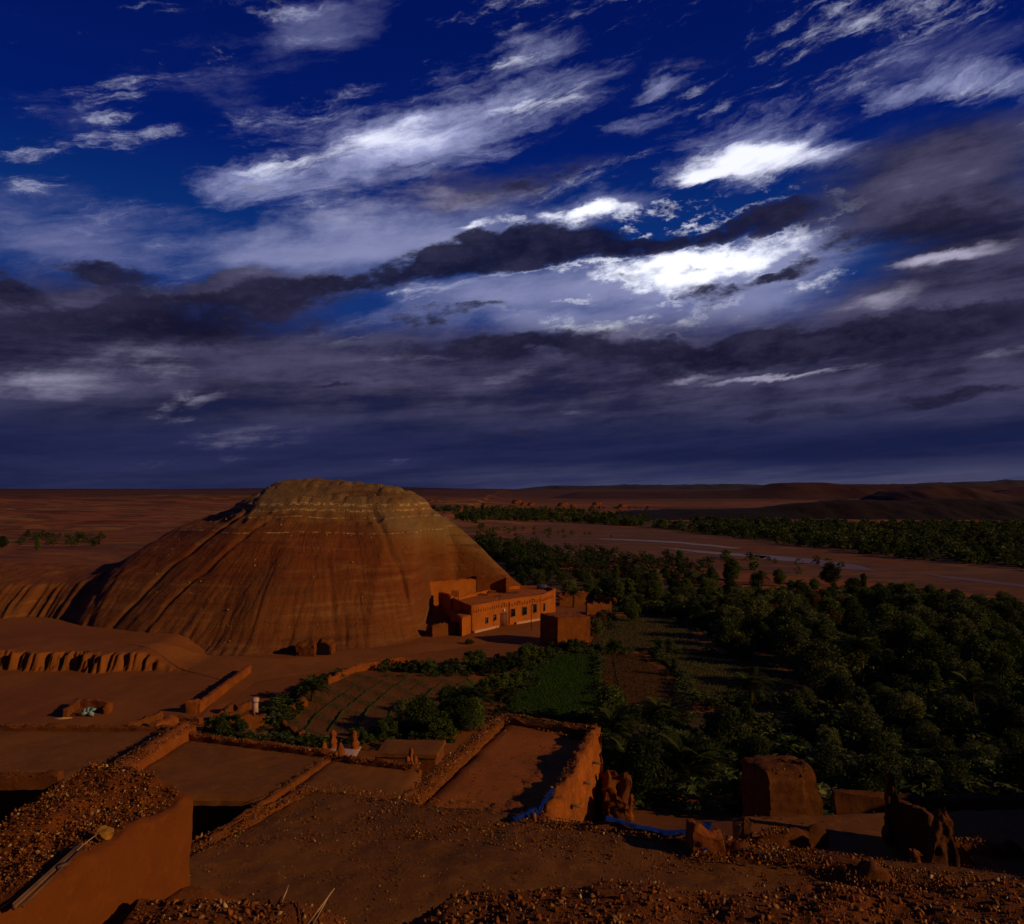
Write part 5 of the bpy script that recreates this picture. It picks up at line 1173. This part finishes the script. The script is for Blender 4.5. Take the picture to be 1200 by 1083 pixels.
mass('plain_grove', region([(505, 600), (600, 598), (760, 601), (760, 613), (640, 613), (560, 618), (530, 612)], 620, 51, 0, .30), 510, 'dark green groves on the plain right of the domed hill', hr=(2.0, 4.6), n=90, leaf=.18)
mass('bend_grove', region([(552, 634), (600, 640), (640, 650), (640, 664), (575, 656)], 130, 52, 0, .1), 515, 'green grove by the river bend just beyond the domed hill', hr=(2.4, 4.5), n=260, leaf=.09)
mass('river_scrub', region([(560, 618), (640, 622), (720, 630), (640, 632), (560, 630)], 30, 7)+region([(820, 650), (980, 662), (1000, 676), (880, 670)], 16, 8)+region([(600, 634), (650, 636), (640, 650), (600, 645)], 24, 9), 520, 'low scrub growing on the sandy river bed', hr=(1.2, 3.0), n=120, leaf=.13, wf=1.5)
mass('slope_scrub', region([(880, 597), (1200, 590), (1400, 592), (1400, 604), (900, 605)], 220, 14, 0, .35), 530, 'dark scrub at the foot of the shadowed ridge on the right', hr=(2, 4), n=70, leaf=.2, wf=1.4)
mass('left_scrub', region([(30, 634), (120, 636), (120, 648), (20, 648)], 46, 12), 540, 'strip of green scrub on the plain beyond the left bluff', hr=(1.2, 2.6), n=120, leaf=.13, wf=1.5)
for (px, py, h, k, lb) in ((640, 676, 8.0, 'dark', 'tallest dark tree standing at the near edge of the sandy river bed'), (612, 664, 6.5, 'green', 'rounded green tree left of the tallest riverside tree'), (655, 662, 5, 'olive', 'small olive tree right of the tallest riverside tree'),
                           (973, 686, 7.0, 'dark', 'dark bushy tree alone at the near edge of the river sand'), (797, 672, 8.5, 'tall', 'upright dark tree breaking the near river bank line'), (858, 680, 7.5, 'green', 'broad green tree rising above the near river bank'), (1012, 690, 5, 'tall', 'small pointed tree beside the river sand on the right'), (1003, 691, 3.5, 'dark', 'low dark tree between the two river sand trees'),
                           (44, 652, 7, 'tall', 'lone dark tree on the plain at the far left'), (3, 650, 7, 'dark', 'dark tree at the left picture edge on the plain'), (84, 646, 3.5, 'tall', 'small pointed tree on the left plain by the scrub strip'),
                           (975, 745, 6, 'rust', 'rust-brown tree in the middle of the oasis'), (955, 722, 5.5, 'rust', 'first rusty tree among the upper oasis trees'), (988, 722, 5.0, 'rust', 'second rusty tree right of the first in the upper oasis'), (905, 730, 5.5, 'rust', 'yellow-brown tree left of the rusty pair in the oasis'), (1085, 742, 4.5, 'rust', 'low rust-coloured tree at the right of the oasis')):
    x, y = G(px, py); tree(k, x, y, h*(.6 if px < 100 else .72), lb)
blades([(780, 767), (900, 770), (930, 800), (930, 822), (812, 826), (806, 800)], 12000, .3, 15, 'stubble', 'sparse olive weeds over the dark brown field at the right', 'leaf_olive')
blades([(700, 722), (790, 722), (830, 762), (700, 762)], 9000, .35, 16, 'field_weeds', 'sparse weeds over the brown field beyond the plots', 'leaf_olive')
# garden bushes round the fields and buildings
GB = [(620, 778, 3.6, 'bush', 'big green bush above the walled green crop'), (602, 782, 3.0, 'dbush', 'dark bush left of the walled green crop'), (640, 775, 2.6, 'bush', 'bush touching the corner of the green crop'), (556, 782, 3.2, 'bush', 'round green bush by the bend in the road'),
      (530, 786, 2.3, 'dbush', 'dark low bush in the hedge right of the road'), (505, 788, 2.2, 'bush', 'green bush in the middle of the roadside hedge'), (482, 787, 2.2, 'dbush', 'dark bush near the left end of the roadside hedge'), (465, 786, 1.7, 'dbush', 'last small bush at the left end of the hedge'), (580, 790, 2.8, 'dbush', 'dark bush between the hedge and green crop'),
      (600, 806, 2.6, 'bush', 'olive bush on the left border of the green crop'), (578, 815, 3.2, 'bush', 'pale green bush right of the big garden palm'), (525, 838, 3.4, 'green', 'leafy tree left of the big garden palm'), (495, 862, 4.2, 'green', 'round green tree just behind the flat shed'), (478, 850, 3.2, 'olive', 'grey-green tree above the flat shed'), (540, 860, 4.0, 'dark', 'dark tree right of the flat shed'),
      (556, 856, 3.6, 'green', 'leafy tree behind the ramp roof left parapet'), (515, 866, 3.0, 'bush', 'bush squeezed between the shed and ramp roof'), (268, 862, 3.0, 'dbush', 'big dark bush behind the courtyard roof parapet'), (256, 860, 2.4, 'bush', 'smaller green bush left of the big dark one'), (345, 832, 1.8, 'dbush', 'dark bush beneath the plaza palm'), (330, 838, 1.6, 'dbush', 'low dark bush left of the plaza palm foot'),
      (420, 872, 2.0, 'bush', 'green bush behind the crenellated tower'), (455, 866, 2.6, 'bush', 'wide bush left of the flat shed'), (672, 764, 2.6, 'bush', 'bush against the front wall of the square house'), (722, 765, 2.6, 'bush', 'round bush on the field edge right of the square house'), (778, 764, 2.8, 'bush', 'round bush at the top of the curving field path'), (698, 745, 3.2, 'olive', 'small tree at the right corner of the square house'), (705, 735, 3.0, 'rust', 'rusty little tree beside the broken garden wall'), (790, 792, 2.6, 'tall', 'slim young tree beside the curving field path'),
      (690, 705, 4.5, 'green', 'leafy tree behind the broken garden wall'), (668, 700, 4.5, 'olive', 'olive tree right of the long building end'), (715, 700, 5.0, 'dark', 'dark tree above the short ruined wall'), (740, 728, 4.4, 'green', 'leafy tree at the top edge of the dark field'), (550, 755, 1.2, 'dbush', 'tiny dark bush on the road verge'), (716, 856, 5.0, 'green', 'leafy tree at the lower right corner of the green crop'), (870, 772, 3.8, 'olive', 'grey-green tree at the far corner of the dark field')]
for px, py, h, k, lb in GB:
    x, y = G(px, py); tree(k, x, y, h*.82, lb, 'bush' if k in ('bush', 'dbush') else 'tree')

# palms
def frond_mesh(seed, L=1.0):
    rng = np.random.default_rng(seed); n = 30; V_ = []; F_ = []; pts = []
    for i in range(n+1):
        t = i/n; pts.append(np.array([L*(t-.16*t*t), 0, L*(.32*t-.62*t**2.2)]))
    tv, tq = tube([pts[i] for i in range(0, n+1, 3)], list(np.linspace(.014, .003, 11)), 4)
    V_ += [tuple(v) for v in tv]; F_ += [q if q[0] != q[3] else q[:3] for q in tq]
    for i in range(3, n+1):
        t = i/n; p = pts[i]; l = L*.30*math.sin(math.pi*min(1, .15+.85*t))**.7+.03
        for s in (-1, 1):
            for o_ in (0, .5):
                q = p-(pts[i]-pts[i-1])*o_; d = np.array([.55+.3*t, s*.8, .25-.3*rng.random()]); d /= np.linalg.norm(d); e = q+d*l*rng.uniform(.8, 1.1)+np.array([0, 0, -.05*l])
                k = len(V_); w = np.array([.012, 0, .004]); V_ += [tuple(q-w), tuple(q+w), tuple(e)]; F_.append([k, k+1, k+2])
    return mesh('frond', V_, F_, 'palm')
FM = [frond_mesh(i) for i in range(4)]
pt_me = {}
def palm(x, y, trunk, R_, label, z=None, n=34):
    z = float(gh(x, y)) if z is None else z
    o = thing('palm_tree', label, 'palm', (x, y, z)); V_ = []
    prof = []; k = max(6, int(trunk/.18)); pts = [(.06*math.sin(i*.25), .05*math.cos(i*.2), trunk*i/k) for i in range(k+1)]; rad = [.24-.06*i/k+(.03 if i % 2 else 0) for i in range(k+1)]
    c = child('trunk', tube_mesh('trunk', pts, rad, 'bark', 9), o, world=False)
    for i in range(n):
        f = bpy.data.objects.new('frond', rt.choice(FM)); COL.objects.link(f); f.parent = o; f.location = pts[-1]
        el_ = 1.15*(1-(i/n))**.8-.45*(i/n); s = R_*rt.uniform(.85, 1.1); f.scale = (s, s, s); f.rotation_euler = (rt.uniform(-.25, .25), -el_, i*2.399+rt.uniform(-.2, .2))
    return o
x, y = G(556, 838); palm(x, y, 1.7, 2.7, 'big palm with a round crown behind the ramp roof left parapet')
x, y = G(366, 822); palm(x, y, 1.3, 2.3, 'short palm leaning over the wall between plaza and furrowed field')
x, y = P(806, 918, 56)[:2]; palm(x, y, .8, 4.0, 'large spreading palm in the dark gap beyond the blue tarpaulin', z=P(806, 918, 56)[2])
x, y = P(738, 908, 54)[:2]; palm(x, y, .6, 3.0, 'palm just right of the spiked ruin', z=P(738, 912, 54)[2])
x, y = G(594, 822); palm(x, y, .9, 1.6, 'small palm between the big garden palm and green crop', n=22)
x, y = G(935, 716); palm(x, y, 4.5, 2.4, 'tall palm standing among the upper oasis trees', n=24)
x, y = G(672, 712); palm(x, y, 2.6, 2.0, 'palm by the wall behind the square house', n=24)

for i, (px, py, th_, R_, w_) in enumerate(((1010, 800, 5.0, 2.3, 'palm rising from the right-hand oasis above the pinnacles'), (1090, 790, 4.2, 2.2, 'palm in the oasis near the right picture edge'), (880, 840, 3.6, 2.3, 'palm half hidden above the mud stair block'), (1140, 850, 4.2, 2.4, 'palm behind the far terrace parapet at the right'),
        (850, 728, 4.0, 2.2, 'palm at the upper edge of the brown fields'), (1060, 735, 5.0, 2.2, 'palm in the upper right grove near the rusty tree'), (760, 700, 5.0, 2.1, 'palm in the grove behind the square house'), (890, 700, 5.0, 2.1, 'palm among trees near the sandy river bank'), (1150, 745, 5.2, 2.2, 'far right palm below the river bend'), (720, 880, 2.2, 2.4, 'palm beside the wall of the ramp house'), (775, 868, 2.6, 2.4, 'palm above the middle of the long blue tarpaulin'), (960, 770, 4.6, 2.2, 'palm in the centre of the oasis'), (640, 712, 3.4, 2.0, 'palm by the right end of the long building'))):
    x, y = G(px, py); palm(x, y, th_*.8, R_*1.25, w_, n=30)
# distant village on the plain
for i, (px, py, w, h) in enumerate(((606, 590, 9, 5.5), (614, 592, 6, 4), (623, 592.5, 7, 4.5), (660, 593, 10, 5), (672, 594, 6, 3.5), (511, 595, 10, 6), (505, 596, 6, 4), (730, 594, 8, 4), (700, 591.5, 9, 4))):
    a = G(px, py); D = a[1]; s = D/900; z = float(gh(*a)); w *= s*.9; h *= s*.75
    o = thing('village_house', ['tallest pale red house of the distant village', 'small house right of the tallest distant one', 'wide low house in the middle of the distant village', 'broad red house right of the distant village centre', 'little house beside the broad distant red one', 'red block house seen just above the hill right shoulder', 'low outbuilding left of the red block house', 'last distant house towards the dark ridge', 'lone pale distant house north of the river bend'][i], 'house', (a[0], a[1], z))
    v, f = cat([box(a[0], a[1], z+h/2, w, w*.8, h, .5)]); child('wall', mesh('wall', v, f, 'adobe_dull'), o)
    v, f = cat([box(a[0]-w*.3, a[1]-w*.5, z+h*.3, w*.8, w*.6, h*.6, .5)]); child('annex', mesh('annex', v, f, 'adobe_dull'), o)
    for k in range(2): v, f = box(a[0]+(k-.5)*w*.45, a[1]-w*.52+(k-.5)*w*.24, z+h*.65, w*.14, .6, h*.22, .5); child('window', mesh('window', v, f, 'pane_and_hollow_dark'), o)

# weeds and low scrub softening the edges of plots, road and walls
def along(L, n, spread, seed):
    r = np.random.default_rng(seed); P_ = np.array([G(a, b) for a, b in L]); k = r.integers(0, len(P_)-1, n); t = r.random(n)[:, None]
    q = P_[k]*(1-t)+P_[k+1]*t+r.normal(size=(n, 2))*spread; return [tuple(a) for a in q]
vg = along([(640, 768), (700, 767), (775, 766), (870, 769)], 60, .5, 1)+along([(700, 768), (703, 838)], 30, .3, 2)+along([(770, 767), (800, 800), (806, 826)], 40, .6, 3)+along([(806, 826), (930, 826)], 60, .8, 4)+along([(590, 842), (610, 800), (640, 768)], 60, .9, 5)
vg += along([(590, 846), (706, 846), (790, 834)], 110, 1.2, 6)+along([(330, 868), (322, 835), (352, 812), (400, 792)], 70, .6, 7)+along([(460, 784), (545, 792), (600, 775), (640, 768)], 110, 1.2, 8)+along([(440, 880), (520, 850), (560, 812)], 90, 1.2, 9)
vg += along([(700, 716), (790, 718), (860, 760)], 90, 1.5, 10)+along([(655, 760), (700, 762)], 40, .7, 11)+along([(240, 872), (330, 870), (380, 880)], 50, .9, 12)+along([(690, 745), (720, 730), (700, 712)], 40, 1.2, 13)
mass('verge_scrub', vg, 600, 'weeds and low scrub along the edges of the garden plots', hr=(.35, 1.1), n=110, leaf=.13, wf=1.9)
# drain spouts and roof-beam ends of the mud houses
for k, t in enumerate((.12, .45, .78)):
    a = np.array(f1)*(1-t)+np.array(f2)*t; child('spout', tube_mesh('spout', [(a[0]+.2, a[1]-.2, 3.95), (a[0]+.75, a[1]-.7, 3.85)], .07, 'wood', 6), hse)
for k in range(4):
    t = .2+.2*k; x = nr[0]+(fr_[0]-nr[0])*t; y = nr[1]+(fr_[1]-nr[1])*t; child('beam_end', tube_mesh('beam_end', [(x, y, 14.45), (x+.42, y-.12, 14.43)], .045, 'wood', 6), rh)
